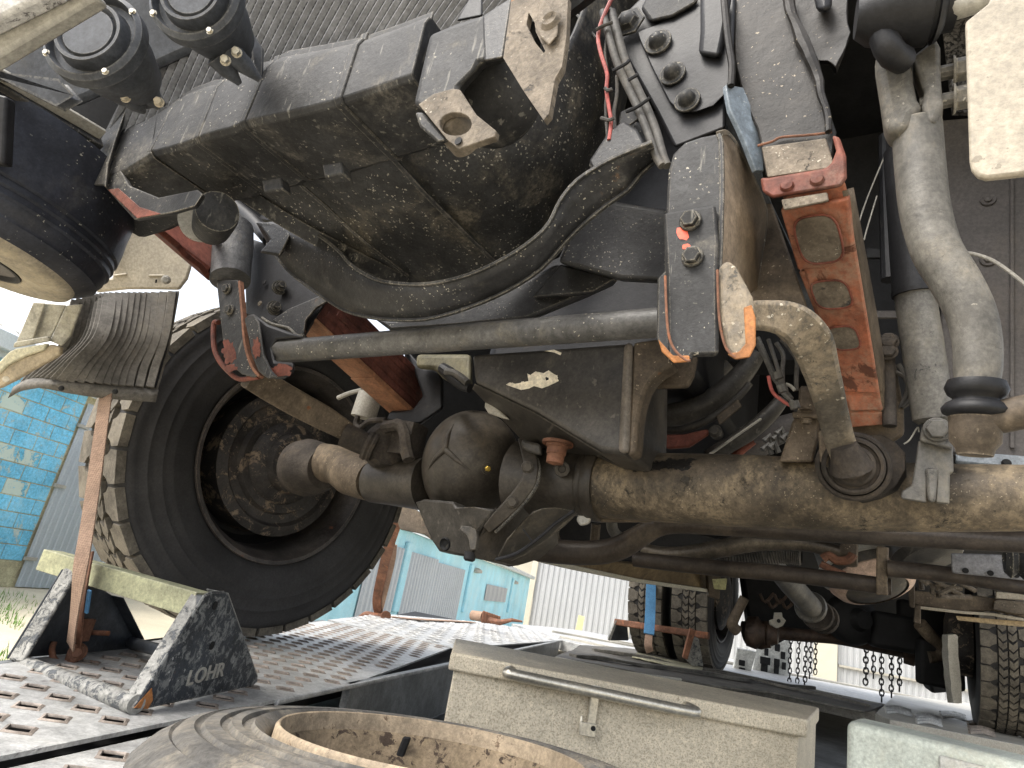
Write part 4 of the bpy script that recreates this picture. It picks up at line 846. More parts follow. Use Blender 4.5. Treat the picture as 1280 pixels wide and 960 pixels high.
pd('guard_rear', 'p', [(690, -60), (800, -60), (775, 150), (700, 320), (640, 345)], 1.42, .02, MBLK, trk)

# --- C. curved crossmember under the engine
upc = [(322, 278), (345, 280), (362, 286), (395, 293), (425, 315), (440, 332), (470, 350), (502, 356), (540, 356), (588, 345), (635, 323), (669, 300), (688, 280), (702, 252), (722, 228), (752, 208), (780, 194), (816, 180)]
loc_ = [(336, 303), (350, 322), (366, 340), (395, 362), (425, 382), (445, 390), (470, 395), (495, 397), (534, 396), (585, 382), (635, 360), (675, 334), (703, 303), (727, 279), (756, 255), (783, 236), (800, 215), (822, 196)]
ua = curve([X(x, y, b=.69) for x, y in upc], 3); la = curve([X(x, y, b=.73) for x, y in loc_], 3)
xm = part('curved_crossmember', M().grid([ua, [a*.65+b_*.35 for a, b_ in zip(ua, la)], [a*.3+b_*.7 for a, b_ in zip(ua, la)], la]), MB, trk, solid=.007, ang=60)
part('crossmember_lip', M().bar(la, .014, .006, up=-BV), MBD, xm, bevel=.0015)
part('crossmember_lip', M().bar(ua[9:], .006, .012, up=-BV), MBD, xm, bevel=.0015)
pb('crossmember_end', 'y4', [(410, 315), (480, 305), (560, 345), (570, 380), (520, 480), (415, 462), (470, 400)], .69, .02, MB, xm, bevel=.005)
pb('crossmember_end', 'k2', [(1000, 600), (1080, 480), (1130, 450), (1180, 480), (1215, 545), (1020, 640)], .70, .03, MB, xm, bevel=.004)
for x, y in ((835, 440), (895, 490)): bolt('y4', x, y, .715, 5, MBD, xm)
tb_('engine_mount_rod', 'y4', [(300, 230), (380, 300), (470, 400)], [8, 9, 9], MK, trk, 'b', .86)
pb('mount_block', 'y4', [(430, 200), (560, 220), (630, 290), (650, 350), (540, 320), (400, 310)], .90, .06, MK, trk, bevel=.01)
# --- D. lower member behind it, E. box channel
pb('lower_member', 'k5', [(190, 285), (250, 297), (400, 288), (560, 248), (700, 183), (880, 88), (1120, 145), (1000, 200), (770, 295), (500, 322), (260, 338)], .93, .08, MB, trk, bevel=.012)
pb('box_channel', 'p', [(697, 328), (715, 285), (738, 253), (768, 251), (836, 262), (838, 352), (776, 349), (735, 338)], .84, .09, MB, trk, bevel=.008)
pb('box_gusset', 'p', [(700, 330), (770, 348), (740, 366), (665, 372)], .90, .04, MB, trk, bevel=.004)

# --- front anti-roll bar
bar = tb_('anti_roll_bar', 'p', [(343, 440), (460, 431), (600, 420), (720, 411), (840, 402)], [14.5, 15.5, 17, 18, 19], grimy('anti_roll_bar_black', (.085, .083, .08), .3, 5, dust=((.28, .25, .19), .45, 7), spots=((.62, .57, .46), .4, 110), rough=.42, bump=.3), trk, 'b', .8, n=28, sub=3)
LA = XS('z3', [(330, 455), (470, 505), (600, 585), (740, 670), (850, 745), (900, 775)], 'b')if False else [X(*K('z3', x, y), b=b_) for x, y, b_ in ((330, 440, .82), (430, 500, .88), (560, 575, .95), (700, 650, 1.02), (820, 720, 1.08))]
part('roll_bar_arm', M().bar(LA, rad(30, LA[2]), rad(13, LA[2]), up=unit(CAM-LA[2]), sub=5, scales=[(1.0, 1), (1.08, 1), (1.1, 1), (1.05, 1), (.8, 1)]), MBR, bar, bevel=.002)
p = X(*K('z3', 860, 760), b=1.09); q = X(*K('z3', 950, 800), b=1.12)
part('arm_pivot', M().tube([p-(q-p)*.7, p, q], [rad(15, p), rad(15, p), rad(14, p)], 20), MBUSH, bar)
part('arm_pivot_ring', M().lathe(p+(q-p)*.7, q-p, [(-.008, .0), (-.008, .034), (0, .037), (.006, .034), (.01, .035), (.016, .032), (.016, 0)], 24), MBUSH, bar)
part('pivot_clamp', M().lathe(X(*K('z3', 1010, 790), b=1.16), V(.5, -.8, .0), [(-.04, .0), (-.04, .05), (.0, .058), (.03, .05), (.035, .0)], 14).box(X(*K('z3', 1090, 760), b=1.17), LV*.05, BV*.03, ZV*.04).tube([X(*K('z3', 1000, 700), b=1.12), X(*K('z3', 1090, 690), b=1.12), X(*K('z3', 1120, 860), b=1.12)], .014, 8, sub=3), MBUSH, bar, bevel=.006, rough=.004)
RA = [X(x, y, b=b_) for x, y, b_ in ((932, 395, .79), (960, 395, .79), (990, 402, .80), (1012, 424, .83), (1026, 462, .89), (1038, 505, .96), (1048, 545, 1.02), (1060, 578, 1.06))]
part('roll_bar_arm', M().bar(RA, .036, .030, up=unit(CAM-RA[4]), sub=5, scales=[(1.0, 1), (1.08, 1), (1.3, 1), (1.45, 1), (1.25, 1), (1.15, 1), (1.15, 1), (1.15, 1)], c=.30), MARM, bar, bevel=.002)
bp = X(1066, 582, b=1.045); bn = unit(CAM-bp)*.9+unit(-BV)*.2
bu_ = part('arm_bushing', M().lathe(bp, bn, [(-.06, .0), (-.06, .042), (-.004, .043), (.0, .040), (.0, .036), (-.006, .035), (-.006, .031), (.002, .030), (.006, .026), (.004, .020), (.008, .012), (.009, 0)], 40), MBUSH, bar, ang=45)
part('bushing_ring', M().lathe(bp, bn, [(-.045, .052), (-.018, .052), (-.014, .049), (-.014, .045), (-.03, .043)], 40), MBUSH, bar, ang=45)
hx_ = XS('k6', [(592, 650), (610, 625), (680, 635), (740, 630), (800, 628), (850, 655), (885, 690), (888, 750), (860, 800), (800, 835), (735, 848), (665, 820), (605, 775)], 'b', 1.07)
part('bushing_housing', M().prism([p_+BV*.03 for p_ in hx_], BV*.04), MBUSH, bar, bevel=.010, rough=.003)
part('bushing_bracket', M().prism(XS('k6', [(592, 640), (615, 620), (690, 622), (690, 640), (640, 660), (625, 760), (600, 740)], 'b', 1.045), BV*.03), MBR, bar, bevel=.003)

# --- F. frame rail end, bolts, bluish edge
hgp = pb('spring_hanger_plate', 'y3', [(240, 130), (330, 60), (420, -30), (700, -30), (880, -30), (865, 330), (850, 450), (830, 520), (830, 640), (700, 690), (570, 740), (480, 560), (380, 380)], .745, .03, MK, trk, bevel=.005)
pb('cast_pad', 'y3', [(385, 165), (430, 145), (560, 90), (690, 30), (800, 30), (865, 330), (830, 470), (770, 530), (680, 560), (600, 560), (545, 510), (440, 300)], .735, .02, MK, hgp, bevel=.012, rough=.0015)
pb('cast_rib', 'y3', [(700, -30), (860, -30), (820, 200), (800, 290), (690, 270), (700, 160)], .722, .02, MK, hgp, bevel=.008)
pb('cast_rib', 'y3', [(440, -30), (690, -30), (690, 10), (560, 85), (450, 110), (400, 40)], .728, .02, MBD, hgp, bevel=.008)
tb_('weld_seam', 'y3', [(820, -20), (830, 100), (845, 230), (860, 330), (855, 430)], 4.5, MGR, hgp, 'b', .722, n=8)
for x, y, r in ((345, 115, 14), (492, 215, 11.5), (565, 372, 11), (638, 505, 11)):
    p = X(*K('y3', x, y), b=.732); b_o = part('bolt', M().lathe(p, unit(-BV-ZV*.1), [(0, rad(r*1.5, p)), (.004, rad(r*1.5, p)), (.004, rad(r*1.05, p)), (.006, rad(r*.95, p)), (.013, rad(r*.8, p)), (.017, rad(r*.45, p)), (.018, 0)], 20 if x > 400 else 6), MBD, hgp, bevel=.001)
part('frame_web', M().prism([X(x, y, b=b_) for x, y, b_ in ((906, 108, .80), (928, 112, .80), (950, 190, .85), (957, 235, .88), (1003, 332, 1.0), (1030, 395, 1.1), (1062, 520, 1.3), (1040, 530, 1.3), (1000, 440, 1.15), (965, 395, 1.05), (925, 220, .86), (906, 150, .80))], LV*-.008+BV*.02), grimy('slate_dark_rail', (.075, .082, .092), .3, 5, dust=((.2, .17, .13), .3, 6), rough=.45, bump=.2), trk, bevel=.004)
part('rail_edge', M().bar([X(*K('y3', 865, 440), b=.735), X(*K('y3', 900, 560), b=.745), X(*K('y3', 950, 700), b=.76), X(*K('y3', 990, 860), b=.775)], .030, .008, up=V(.3, -.9, .1), sub=3, scales=[(1.1, 1), (1.5, 1), (1.1, 1), (.5, 1)]), grimy('bluish_grey_edge', (.15, .18, .21), .2, 8, spots=((.6, .6, .58), .5, 120), wear=((.35, .37, .38), .5), rough=.4, bump=.2), trk, bevel=.002)
pb('frame_rail_right', 'p', [(905, 200), (960, 240), (1010, 385), (1030, 470), (960, 410), (935, 380), (940, 300)], .90, .03, MBR, trk)

# --- G. roll-bar bracket on the right (the big loop)
lp = pb('shackle_loop', 'p', [(834, 236), (836, 212), (842, 192), (856, 178), (876, 171), (902, 166), (904, 260), (900, 330), (898, 440), (896, 446), (862, 447), (840, 430), (831, 410), (831, 300)], .70, .010, MBD, trk, bevel=.004)
ci = [X(*K('k3', x, y), b=b_) for x, y, b_ in ((262, 447, .70), (285, 445, .72), (315, 480, .75), (350, 545, .79), (385, 620, .83), (410, 680, .86), (417, 730, .88), (405, 830, .90), (385, 960, .90))]
cf = [X(*K('k3', x, y), b=b_) for x, y, b_ in ((262, 450, .70), (270, 470, .70), (273, 520, .70), (274, 580, .70), (274, 650, .70), (272, 720, .70), (270, 800, .70), (266, 880, .70), (262, 960, .70))]
part('loop_inner_face', M().grid([curve(cf, 4), [a*.5+b_*.5+BV*.03 for a, b_ in zip(curve(cf, 4), curve(ci, 4))], curve(ci, 4)]), grimy('brown_loop_face', (.15, .115, .08), .35, 8, dust=((.3, .24, .17), .5, 9), rough=.5, bump=.3), lp, solid=.006, ang=80)
part('loop_edge', M().bar(curve(ci, 4), .008, .007, up=LV), MARM, lp, bevel=.001)
part('loop_edge', M().bar(curve(cf, 4), .006, .006, up=LV), MBD, lp, bevel=.001)
for x, y in ((318, 700),): bolt('k3', x, y, .80, 9, MBR, lp)
fp = pb('clamp_plate', 'k6', [(78, -90), (252, -118), (262, 0), (258, 90), (262, 380), (175, 384), (168, 405), (120, 408), (92, 385), (88, 110)], .688, .011, MBD, lp, bevel=.004)
pb('clamp_ear', 'k6', [(58, 128), (88, 100), (98, 330), (125, 405), (112, 408), (72, 365), (55, 325)], .70, .02, MBD, lp, bevel=.006)
ear = pb('clamp_ear', 'k6', [(262, 90), (290, 66), (318, 85), (375, 190), (384, 250), (384, 350), (365, 388), (318, 397), (288, 370), (266, 250)], .678, .012, MARM, lp, bevel=.005)
for pts in ([(84, 120), (92, 290), (112, 360), (150, 398), (168, 402)], [(258, 100), (264, 260), (285, 355), (318, 392)]):
    tb_('rust_seam', 'k6', pts, 1.7, MREDR, lp, 'b', .677, n=8)
pb('rust_edge', 'k6', [(345, 225), (372, 215), (386, 260), (386, 350), (366, 391), (318, 399), (290, 380), (330, 372), (352, 345)], .676, .004, MORR, ear, bevel=.0015)
pb('rust_edge', 'k6', [(60, 330), (75, 345), (110, 385), (165, 385), (165, 406), (112, 410), (72, 372)], .685, .004, MORR, lp, bevel=.0015)
for x, y in ((168, 735), (175, 855)): bolt('k3', x, y, .685, 11.5, MBD, fp)
def blot(k, cx, cy, rx, ry, b, mat, parent, seed, name='paint_mark', n=22, t=.0006):
    r_ = random.Random(seed); pts = []
    for i in range(n):
        a = 2*math.pi*i/n; f = 1+r_.uniform(-.28, .28); pts.append((cx+rx*f*math.cos(a), cy+ry*f*math.sin(a)))
    return pb(name, k, pts, b, t, mat, parent, bevel=0)
blot('k3', 143, 775, 20, 26, .6875, MSPOT, fp, 1, n=12); blot('k3', 155, 823, 13, 11, .6872, MSPOT, fp, 2, n=10)

# --- I. right leaf spring
def lf(x, y): return X(x, y, l=-.10+.06*(y-240)/280)
def qb(y): return .76+.34*(y-240)/290
sp = part('leaf_spring', M().prism([X(975, 235, b=qb(235)), X(1056, 225, b=qb(225)), X(1106, 530, b=qb(530)), X(1062, 532, b=qb(532))], BV*.06+ZV*.02), MOR, trk, bevel=.003)
lines = [((974, 262), (1060, 248)), ((997, 339), (1069, 332)), ((1020, 397), (1076, 392)), ((1038, 446), (1089, 444)), ((1055, 491), (1099, 493)), ((1062, 515), (1104, 514)), ((1062, 536), (1105, 532))]
for i in range(6):
    (a, b_), (c, e) = lines[i], lines[i+1]; off = .012-i*.0015
    q4 = [X(a[0]+1, a[1]+1, b=qb(a[1])-off), X(b_[0], b_[1]+1, b=qb(b_[1])-off), X(e[0], e[1]-.5, b=qb(e[1])-off-.004), X(c[0], c[1]-.5, b=qb(c[1])-off-.004)]
    lfp = part('leaf', M().plate(q4, .014), MOR, sp, bevel=.003)
    if i < 3:
        n4 = newell(q4); c4 = sum(q4)/4; n4 = n4 if n4.dot(c4-CAM) < 0 else -n4; ux = unit(q4[1]-q4[0]); uy = unit(q4[3]-q4[0]); sx = np.linalg.norm(q4[1]-q4[0])*.33; sy = np.linalg.norm(q4[3]-q4[0])*(.38 if i == 0 else .30)
        ring_ = [c4+n4*.0055+ux*sx*math.copysign(abs(math.cos(t))**.6, math.cos(t))+uy*sy*math.copysign(abs(math.sin(t))**.6, math.sin(t)) for t in np.linspace(0, 2*math.pi, 33)[:-1]]
        part('recess_edge', M().tube(ring_, .0016, 6, closed=True), MRED, lfp)
        part('worn_pad', M().prism([c4+(p_-c4)*.94+n4*.0005 for p_ in ring_], -n4*.009), MTAN, lfp)
part('spring_side', M().grid([curve([X(x, y, b=qb(y)-.004) for x, y in ((1056, 238), (1072, 333), (1089, 440), (1100, 492), (1105, 530))], 4), curve([X(x, y, b=qb(y)+.05) for x, y in ((1064, 235), (1083, 335), (1099, 425), (1106, 480), (1108, 530))], 4)]), MBR, sp, solid=.006)
pb('spring_eye_wrap', 'k3', [(310, -30), (500, -30), (515, 60), (520, 120), (575, 200), (600, 260), (625, 350), (655, 440), (645, 520), (620, 560), (420, 590), (400, 480), (388, 430), (345, 330), (312, 200)], .755, .05, MGR, sp, bevel=.010, rough=.0012)
pb('spring_top_leaf', 'k3', [(405, 490), (620, 460), (645, 540), (640, 560), (425, 592)], .748, .01, MTAN, sp, bevel=.002)
tb_('crack_line', 'k3', [(392, 486), (440, 472), (470, 458), (540, 452), (600, 446), (640, 440)], 1.6, MREDR, sp, 'b', .750, n=6)
pb('spring_clip', 'k3', [(400, 592), (430, 592), (620, 560), (640, 540), (655, 500), (640, 450), (665, 455), (688, 520), (690, 590), (672, 620), (640, 625), (440, 658), (408, 640)], .742, .02, MRED, sp, bevel=.004)
pb('clip_plate', 'k3', [(470, 665), (625, 640), (630, 670), (480, 700)], .746, .01, MTAN, sp, bevel=.002)
for x, y in ((490, 620), (590, 600)): part('rivet', M().lathe(X(*K('k3', x, y), b=.7415), -BV, [(0, .009), (.004, .007), (.005, 0)], 14), MRED, sp)
pb('grease_lump', 'k3', [(500, -30), (690, -30), (695, 110), (665, 200), (652, 232), (625, 200), (600, 195), (560, 185), (530, 130), (510, 60)], .76, .06, MGR, trk, bevel=.012, rough=.005)
pb('grease_lump', 'k3', [(575, -30), (640, -30), (640, 30), (590, 40)], .735, .03, MK, trk, bevel=.01)
tb_('grease_line', 'k3', [(490, -20), (510, 60), (545, 140), (575, 200), (600, 290), (630, 440)], [7, 6, 8, 8, 5, 4], MGR, sp, 'b', .745, n=8, rough=.003)
# spring seat right
pb('spring_seat', 'k6', [(690, 570), (815, 572), (820, 380), (850, 400), (880, 560), (882, 650), (820, 690), (690, 640)], 1.12, .06, MBR, trk, bevel=.006)
tb_('u_bolt', 'k6', [(822, 335), (828, 450), (832, 620)], [9, 8, 8], MBUSH, trk, 'b', 1.08, n=12)
for y, r in ((340, 10), (372, 9)): bolt('k6', 828, y, 1.06, r, MBUSH, nrm=-BV)
tb_('hose', 'k6', [(850, 440), (885, 460), (893, 500), (870, 560), (905, 520), (880, 450), (862, 415)], 3, MHOSE, trk, 'b', 1.12, n=8)
tb_('thin_wire', 'k6', [(880, 680), (900, 665), (925, 625), (930, 640)], 1.0, MPALE, trk, 'b', 1.10, n=6)

# --- K. grey panel behind and its strip, cable
pn = part('side_panel', M().prism([X(1177, 150, b=1.36), X(1300, 140, b=1.36), X(1300, 590, b=1.36), X(1190, 565, b=1.36), X(1176, 480, b=1.36)], BV*.02), MPNL, trk, bevel=.003)
part('panel_bead', M().bar([X(1265, 150, b=1.355), X(1265, 560, b=1.355)], .006, .006, up=-BV), MPNL, pn)
part('panel_strip', M().prism([X(1195, 563, b=1.33), X(1300, 571, b=1.33), X(1300, 588, b=1.33), X(1195, 577, b=1.33)], BV*.02), grimy('blue_grey_strip', (.20, .225, .25), .15, 5, spots=((.5, .5, .5), .3, 80), rough=.5), pn, bevel=.003)
for x, y in ((1235, 250), (1235, 325)): part('rivet', M().lathe(X(x, y, b=1.358), -BV, [(0, .014), (.003, .013), (.0015, .007), (.006, .006), (.007, 0)], 16), MPNL, pn)
part('panel_bolt', M().bolt(X(1258, 579, b=1.325), -BV, .006), MBLK, pn)
part('coarse_mesh', M().prism([X(1176, 15, b=1.2), X(1215, 15, b=1.2), X(1215, 140, b=1.2), X(1190, 140, b=1.2)], BV*.01), grimy('coarse_mesh', (.09, .085, .08), .3, 40, peel=((.02, .02, .02), .3, 70), rough=.8, bump=1), trk)
tb_('brake_cable', 'p', [(1085, 318), (1120, 318), (1160, 316), (1200, 315), (1235, 323), (1265, 342), (1300, 372)], 2.4, MCABLE, trk, 'b', 1.25, n=8)
pb('cable_joint', 'p', [(1082, 309), (1106, 311), (1106, 323), (1082, 323)], 1.22, .02, MBLK, trk)
tb_('brake_rod', 'p', [(1105, 170), (1108, 260), (1112, 350)], [6, 8, 10], MK, trk, 'b', 1.22, n=10)
tb_('thin_wire', 'p', [(1108, 190), (1085, 245), (1072, 283)], .9, MPALE, trk, 'b', 1.2, n=6)
tb_('thin_wire', 'p', [(1096, 245), (1084, 285), (1080, 300)], .9, MPALE, trk, 'b', 1.2, n=6)
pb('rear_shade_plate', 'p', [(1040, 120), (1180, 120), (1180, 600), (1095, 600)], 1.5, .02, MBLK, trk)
pb('fuel_pipe', 'p', [(1090, 388), (1165, 388), (1165, 398), (1094, 398)], 1.3, .02, MPNL, trk)

# --- shock absorber
sk1 = [X(1131, 190, b=1.02), X(1143, 366, b=1.05)]; sk2 = [X(1142, 360, b=1.05), X(1167, 524, b=1.09)]
sh_ = part('shock_absorber', M().tube([sk2[0], sk2[0]*.5+sk2[1]*.5, sk2[1], sk2[1]+(sk2[1]-sk2[0])*.03], [rad(22.5, sk2[0]), rad(22.8, sk2[0]), rad(23, sk2[1]), rad(17, sk2[1])], 32), MSHK, trk)
part('shock_sleeve', M().tube(sk1, [rad(23.5, sk1[0]), rad(24.5, sk1[1])], 32), MK, sh_)
part('shock_lip', M().lathe(sk1[1], unit(sk2[1]-sk1[1]), [(-.003, .0), (-.003, rad(25.5, sk1[1])), (.003, rad(25.5, sk1[1])), (.003, 0)], 32), MK, sh_)
pb('shock_eye', 'k6', [(930, 670), (940, 620), (985, 596), (1035, 620), (1042, 690), (1040, 700)], 1.06, .05, MSHK, sh_, bevel=.008)
bolt('k6', 990, 632, 1.055, 12.5, MSHK, sh_)
pb('shock_bracket', 'k6', [(928, 668), (1042, 672), (1046, 775), (1034, 778), (1032, 880), (985, 875), (990, 800), (958, 790), (955, 875), (870, 862), (872, 838), (905, 818), (918, 740)], 1.075, .05, MSHK, trk, bevel=.006)
pb('bracket_rib', 'k6', [(950, 760), (995, 760), (985, 876), (960, 872)], 1.068, .02, MSHK, trk, bevel=.004)

# --- L. steering link on the right
JC = X(1130, 16, b=.60)
lk_ = part('drag_link', M().tube([X(x, y, b=.66) for x, y in ((1146, 160), (1150, 210), (1156, 262), (1170, 312), (1194, 352), (1212, 388), (1221, 425), (1222, 462), (1220, 490))], [rad(r, X(1150, 200, b=.66)) for r in (28, 27.5, 27, 26, 25, 24, 23, 22, 19)], 28, sub=6), MTUBE, trk)
part('joint_housing', M().lathe(JC, unit(LV+BV*.2), [(-.045, 0), (-.045, .020), (-.033, .029), (-.012, .034), (.012, .035), (.022, .035), (.023, .030), (.027, .030), (.028, .034), (.032, .032), (.036, .024), (.045, .024), (.045, 0)], 36).tube([X(1090, 0, b=.60), X(1110, 60, b=.60), X(1128, 75, b=.62)], .014, 12, sub=3), MK, lk_, ang=45)
part('joint_pin', M().tube([X(1170, 5, b=.6), X(1200, 8, b=.6), X(1250, -8, b=.6)], [.013, .012, .010], 14, sub=3), MPALE, lk_)
cl = [X(*K('k3', x, y), b=.635) for x, y in ((782, 200), (790, 150), (850, 160), (905, 190), (912, 260), (925, 320), (950, 350), (918, 380), (900, 430), (830, 440), (812, 400), (798, 300))]
part('link_clamp', M().prism(cl, BV*.035), MTUBE, lk_, bevel=.010, seg=3)
cl = [X(*K('k3', x, y), b=.638) for x, y in ((905, 185), (950, 150), (985, 118), (1002, 150), (1004, 260), (1012, 340), (985, 410), (950, 405), (938, 350), (948, 300), (930, 250))]
part('link_clamp', M().prism(cl, BV*.035), MTUBE, lk_, bevel=.010, seg=3)
for x, y in ((1030, 245), (1030, 338)):
    p = X(*K('k3', x-25, y), b=.655); part('clamp_bolt', M().tube([p-LV*.02, p+LV*.012], .008, 10).bolt(p+LV*.010, LV, .0125, .014), MTUBE, lk_, bevel=.001)
bj = X(1220, 500, b=.665)
bt = part('ball_boot', M().lathe(bj, unit(V(-.05, -.15, 1)), [(.018, .016), (.017, .022), (.010, .0245), (.004, .022), (.001, .018), (-.001, .018), (-.004, .023), (-.009, .0265), (-.013, .0255), (-.016, .020), (-.017, .018)], 36), MK, lk_, ang=60)
part('ball_joint', M().lathe(bj, unit(V(-.05, -.15, 1)), [(-.012, .0), (-.016, .0205), (-.038, .0195), (-.044, .015), (-.050, .0135), (-.050, 0)], 28), MBR, lk_, ang=40)
part('track_rod', M().tube([X(1218, 524, b=.665), X(1250, 521, b=.665), X(1330, 505, b=.665)], [.017, .0145, .0145], 20), MBR, trk)
bolt('k6', 1160, 640, .66, 7, MREDR, nrm=V(0, -.3, -1))
part('sun_visor_plate', M().prism(XS('k3', [(1085, 70), (1160, 10), (1200, -80), (1320, -80), (1320, 570), (1300, 575), (1155, 591), (1125, 582), (1106, 560), (1100, 530)], 'b', .44), BV*.006), grimy('tan_visor_plate', (.25, .22, .17), .15, 6, dust=((.33, .27, .18), .4, 5), rough=.6, spots=((.12, .1, .07), .3, 60), contrast=.1), trk, bevel=.002, label='pale beige plate hanging at the upper right')

# --- M. hoses and the red wire
tb_('red_wire', 'y3', [(265, -20), (215, 90), (190, 180), (205, 270), (235, 370), (232, 450), (245, 540), (255, 610), (245, 700)], 2.6, MWIRE, trk, 'b', .70, n=8)
tb_('hose', 'y3', [(255, 40), (240, 140), (225, 260), (235, 350), (232, 460), (228, 560), (238, 700)], 1.8, MHOSE, trk, 'b', .71, n=8)
tb_('hose', 'y3', [(285, 380), (285, 470), (270, 560), (275, 650)], 2.6, MHOSE, trk, 'b', .715, n=8)
for k_, (dx, r) in enumerate(((0, 5.0), (45, 5.5))):
    tb_('hose', 'y3', [(215+dx, 60), (245+dx, 180), (290+dx, 330), (370+dx, 500), (430+dx, 640), (480+dx*.8, 780), (510+dx*.6, 830)], r, MHOSE, trk, 'b', .705+k_*.004, n=12)
for pts in ([(262, 355), (330, 318), (345, 300)], [(330, 560), (385, 535), (450, 490)], [(340, 402), (385, 375), (390, 372)], [(180, 150), (215, 130), (262, 112)], [(205, 590), (245, 600), (270, 590)], [(225, 440), (240, 452), (262, 445)]):
    tb_('cable_tie', 'y3', pts, 2.3, MK if pts[0][0] > 250 else MHOSE, trk, 'b', .693, n=6)
tb_('hose', 'y3', [(20, -10), (90, 80), (180, 190)], 1.8, MHOSE, trk, 'b', .74, n=6)
pb('hose_clip', 'y3', [(300, 560), (360, 530), (400, 590), (330, 640), (290, 620)], .72, .01, MBD, trk)
pb('strut_plate', 'y3', [(140, 820), (300, 650), (360, 600), (420, 620), (445, 700), (400, 730), (160, 860)], .745, .02, MB, trk, bevel=.004)

# --- N. sump
MS = MPAN
fA = XS('z6', [(275, 90), (720, 58), (1085, 30), (1078, 300), (1060, 592), (915, 575), (600, 385), (290, 235)], 'b', 1.0)
sm = part('oil_sump', M().prism(fA, BV*.22), MS, trk, bevel=.010, seg=3)
lowp = [X(*K('z6', x, y), b=b_) for x, y, b_ in ((290, 236, 1.0), (600, 386, 1.0), (915, 576, 1.0), (890, 558, 1.06), (790, 562, 1.09), (530, 520, 1.12), (345, 330, 1.10), (278, 265, 1.04))]
part('sump_slope', M().prism(lowp, BV*.12), MS, sm, bevel=.003)
pb('sump_lobe', 'z6', [(345, 325), (400, 345), (420, 370), (470, 420), (430, 410), (360, 385), (342, 355)], 1.06, .04, MPALE, sm, bevel=.006)
ap = XS('z6', [(1085, 30), (1215, 10), (1245, 60), (1285, 140), (1225, 175), (1180, 215), (1150, 262), (1125, 340), (1110, 420), (1096, 582), (1055, 602), (1072, 300)], 'b', .995)
part('bell_housing_edge', M().prism(ap, BV*.04), MBR, sm, bevel=.006)
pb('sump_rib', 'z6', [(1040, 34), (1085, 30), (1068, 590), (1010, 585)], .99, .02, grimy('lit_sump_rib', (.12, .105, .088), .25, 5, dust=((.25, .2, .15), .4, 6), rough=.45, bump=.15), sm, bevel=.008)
wm = random.Random(4); pts = []
base_p = [(452, 248), (470, 236), (500, 240), (530, 228), (560, 228), (556, 190), (575, 200), (600, 172), (635, 182), (660, 175), (700, 195), (712, 220), (690, 240), (655, 250), (630, 265), (590, 255), (560, 258), (525, 272), (490, 258)]
pb('scrape_mark', 'z6', [(x+wm.uniform(-4, 4), y+wm.uniform(-5, 5)) for x, y in base_p for _ in (0, 1)] if False else [(x+wm.uniform(-5, 5), y+wm.uniform(-6, 6)) for x, y in base_p], .9985, .001, MWHT, sm, bevel=0)
for x, y, rx, ry in ((480, 243, 14, 8), (540, 240, 20, 12), (600, 220, 34, 22), (660, 212, 36, 24), (695, 205, 14, 12)): blot('z6', x, y, rx, ry, .9982-x*1e-6, MWHT, sm, x, 'scrape_mark', n=26)
blot('z6', 655, 214, 9, 9, .9968, MBLK, sm, 9, 'chip', n=9)
pb('scratch', 'z6', [(640, 75), (690, 68), (728, 84), (722, 96), (690, 82)], .9985, .001, MWHT, sm, bevel=0)
dp = X(*K('z6', 705, 560), b=1.06)
part('drain_plug', M().lathe(dp, -ZV, [(-.01, .022), (-.002, .022), (0, .019), (.012, .019), (.014, .017), (.030, .0165), (.034, .0)], 20).lathe(dp+ZV*.012, -ZV, [(0, .030), (.006, .030), (.006, 0)], 20), MREDR, trk)
pb('plug_flange', 'z6', [(525, 515), (625, 540), (630, 600), (560, 580), (525, 560)], 1.08, .03, MPAN, trk, bevel=.006)
pb('sump_flange_left', 'z6', [(0, 90), (275, 90), (275, 280), (245, 275), (130, 210), (90, 165), (0, 160)], 1.12, .05, grimy('mossy_casting', (.11, .10, .065), .3, 7, dust=((.24, .21, .12), .5, 7), rough=.6, bump=.4), trk, bevel=.01)
tb_('hose', 'z6', [(130, 160), (170, 190), (220, 240), (270, 262)], [7, 9, 7, 6], MK, trk, 'b', 1.08, n=10)
tb_('hose', 'z6', [(150, 180), (200, 190), (260, 235)], 5, MHOSE, trk, 'b', 1.07, n=10)

# --- O. front axle
AB = 1.19
seq = [(1340, 622, 40), (1280, 622, 41), (1200, 622, 42), (1120, 621, 43), (1050, 619, 44), (950, 614, 45), (870, 611, 44), (800, 608, 42), (765, 607, 41), (750, 606, 41)]
PA_ = [X(x, y, b=AB) for x, y, r in seq]
ax_ = part('front_axle', M().tube(PA_, [rad(s[2], p) for s, p in zip(seq, PA_)], 40, sub=2), grimy('brown_axle_tube', (.070, .056, .040), .6, 2.6, dust=((.33, .26, .17), .62, 5.5), rust=((.20, .08, .03), .08, 10), peel=((.03, .026, .02), .10, 9), spots=((.42, .35, .25), .35, 150), rough=.5, bump=.45), trk)
def axr(x, y, r, w=.012): p = X(x, y, b=AB); return p, rad(r, p), w
for x, y, r, w in ((748, 606, 46, .012), (738, 605, 44, .008)):
    p, q, w = axr(x, y, r, w); part('axle_collar', M().lathe(p, LV, [(-w, 0), (-w, q*.97), (-w*.6, q), (w*.6, q), (w, q*.97), (w, 0)], 40), MDIF, ax_)
s2_ = [(742, 605, 40), (710, 604, 40), (680, 603, 42), (650, 601, 50)]; P2_ = [X(x, y, b=AB) for x, y, r in s2_]
part('axle_neck', M().tube(P2_, [rad(s[2], p) for s, p in zip(s2_, P2_)], 36), MDIF, ax_)
s3_ = [(535, 605, 34), (520, 605, 31), (490, 603, 28), (468, 601, 27)]; P3_ = [X(x, y, b=AB+.02) for x, y, r in s3_]
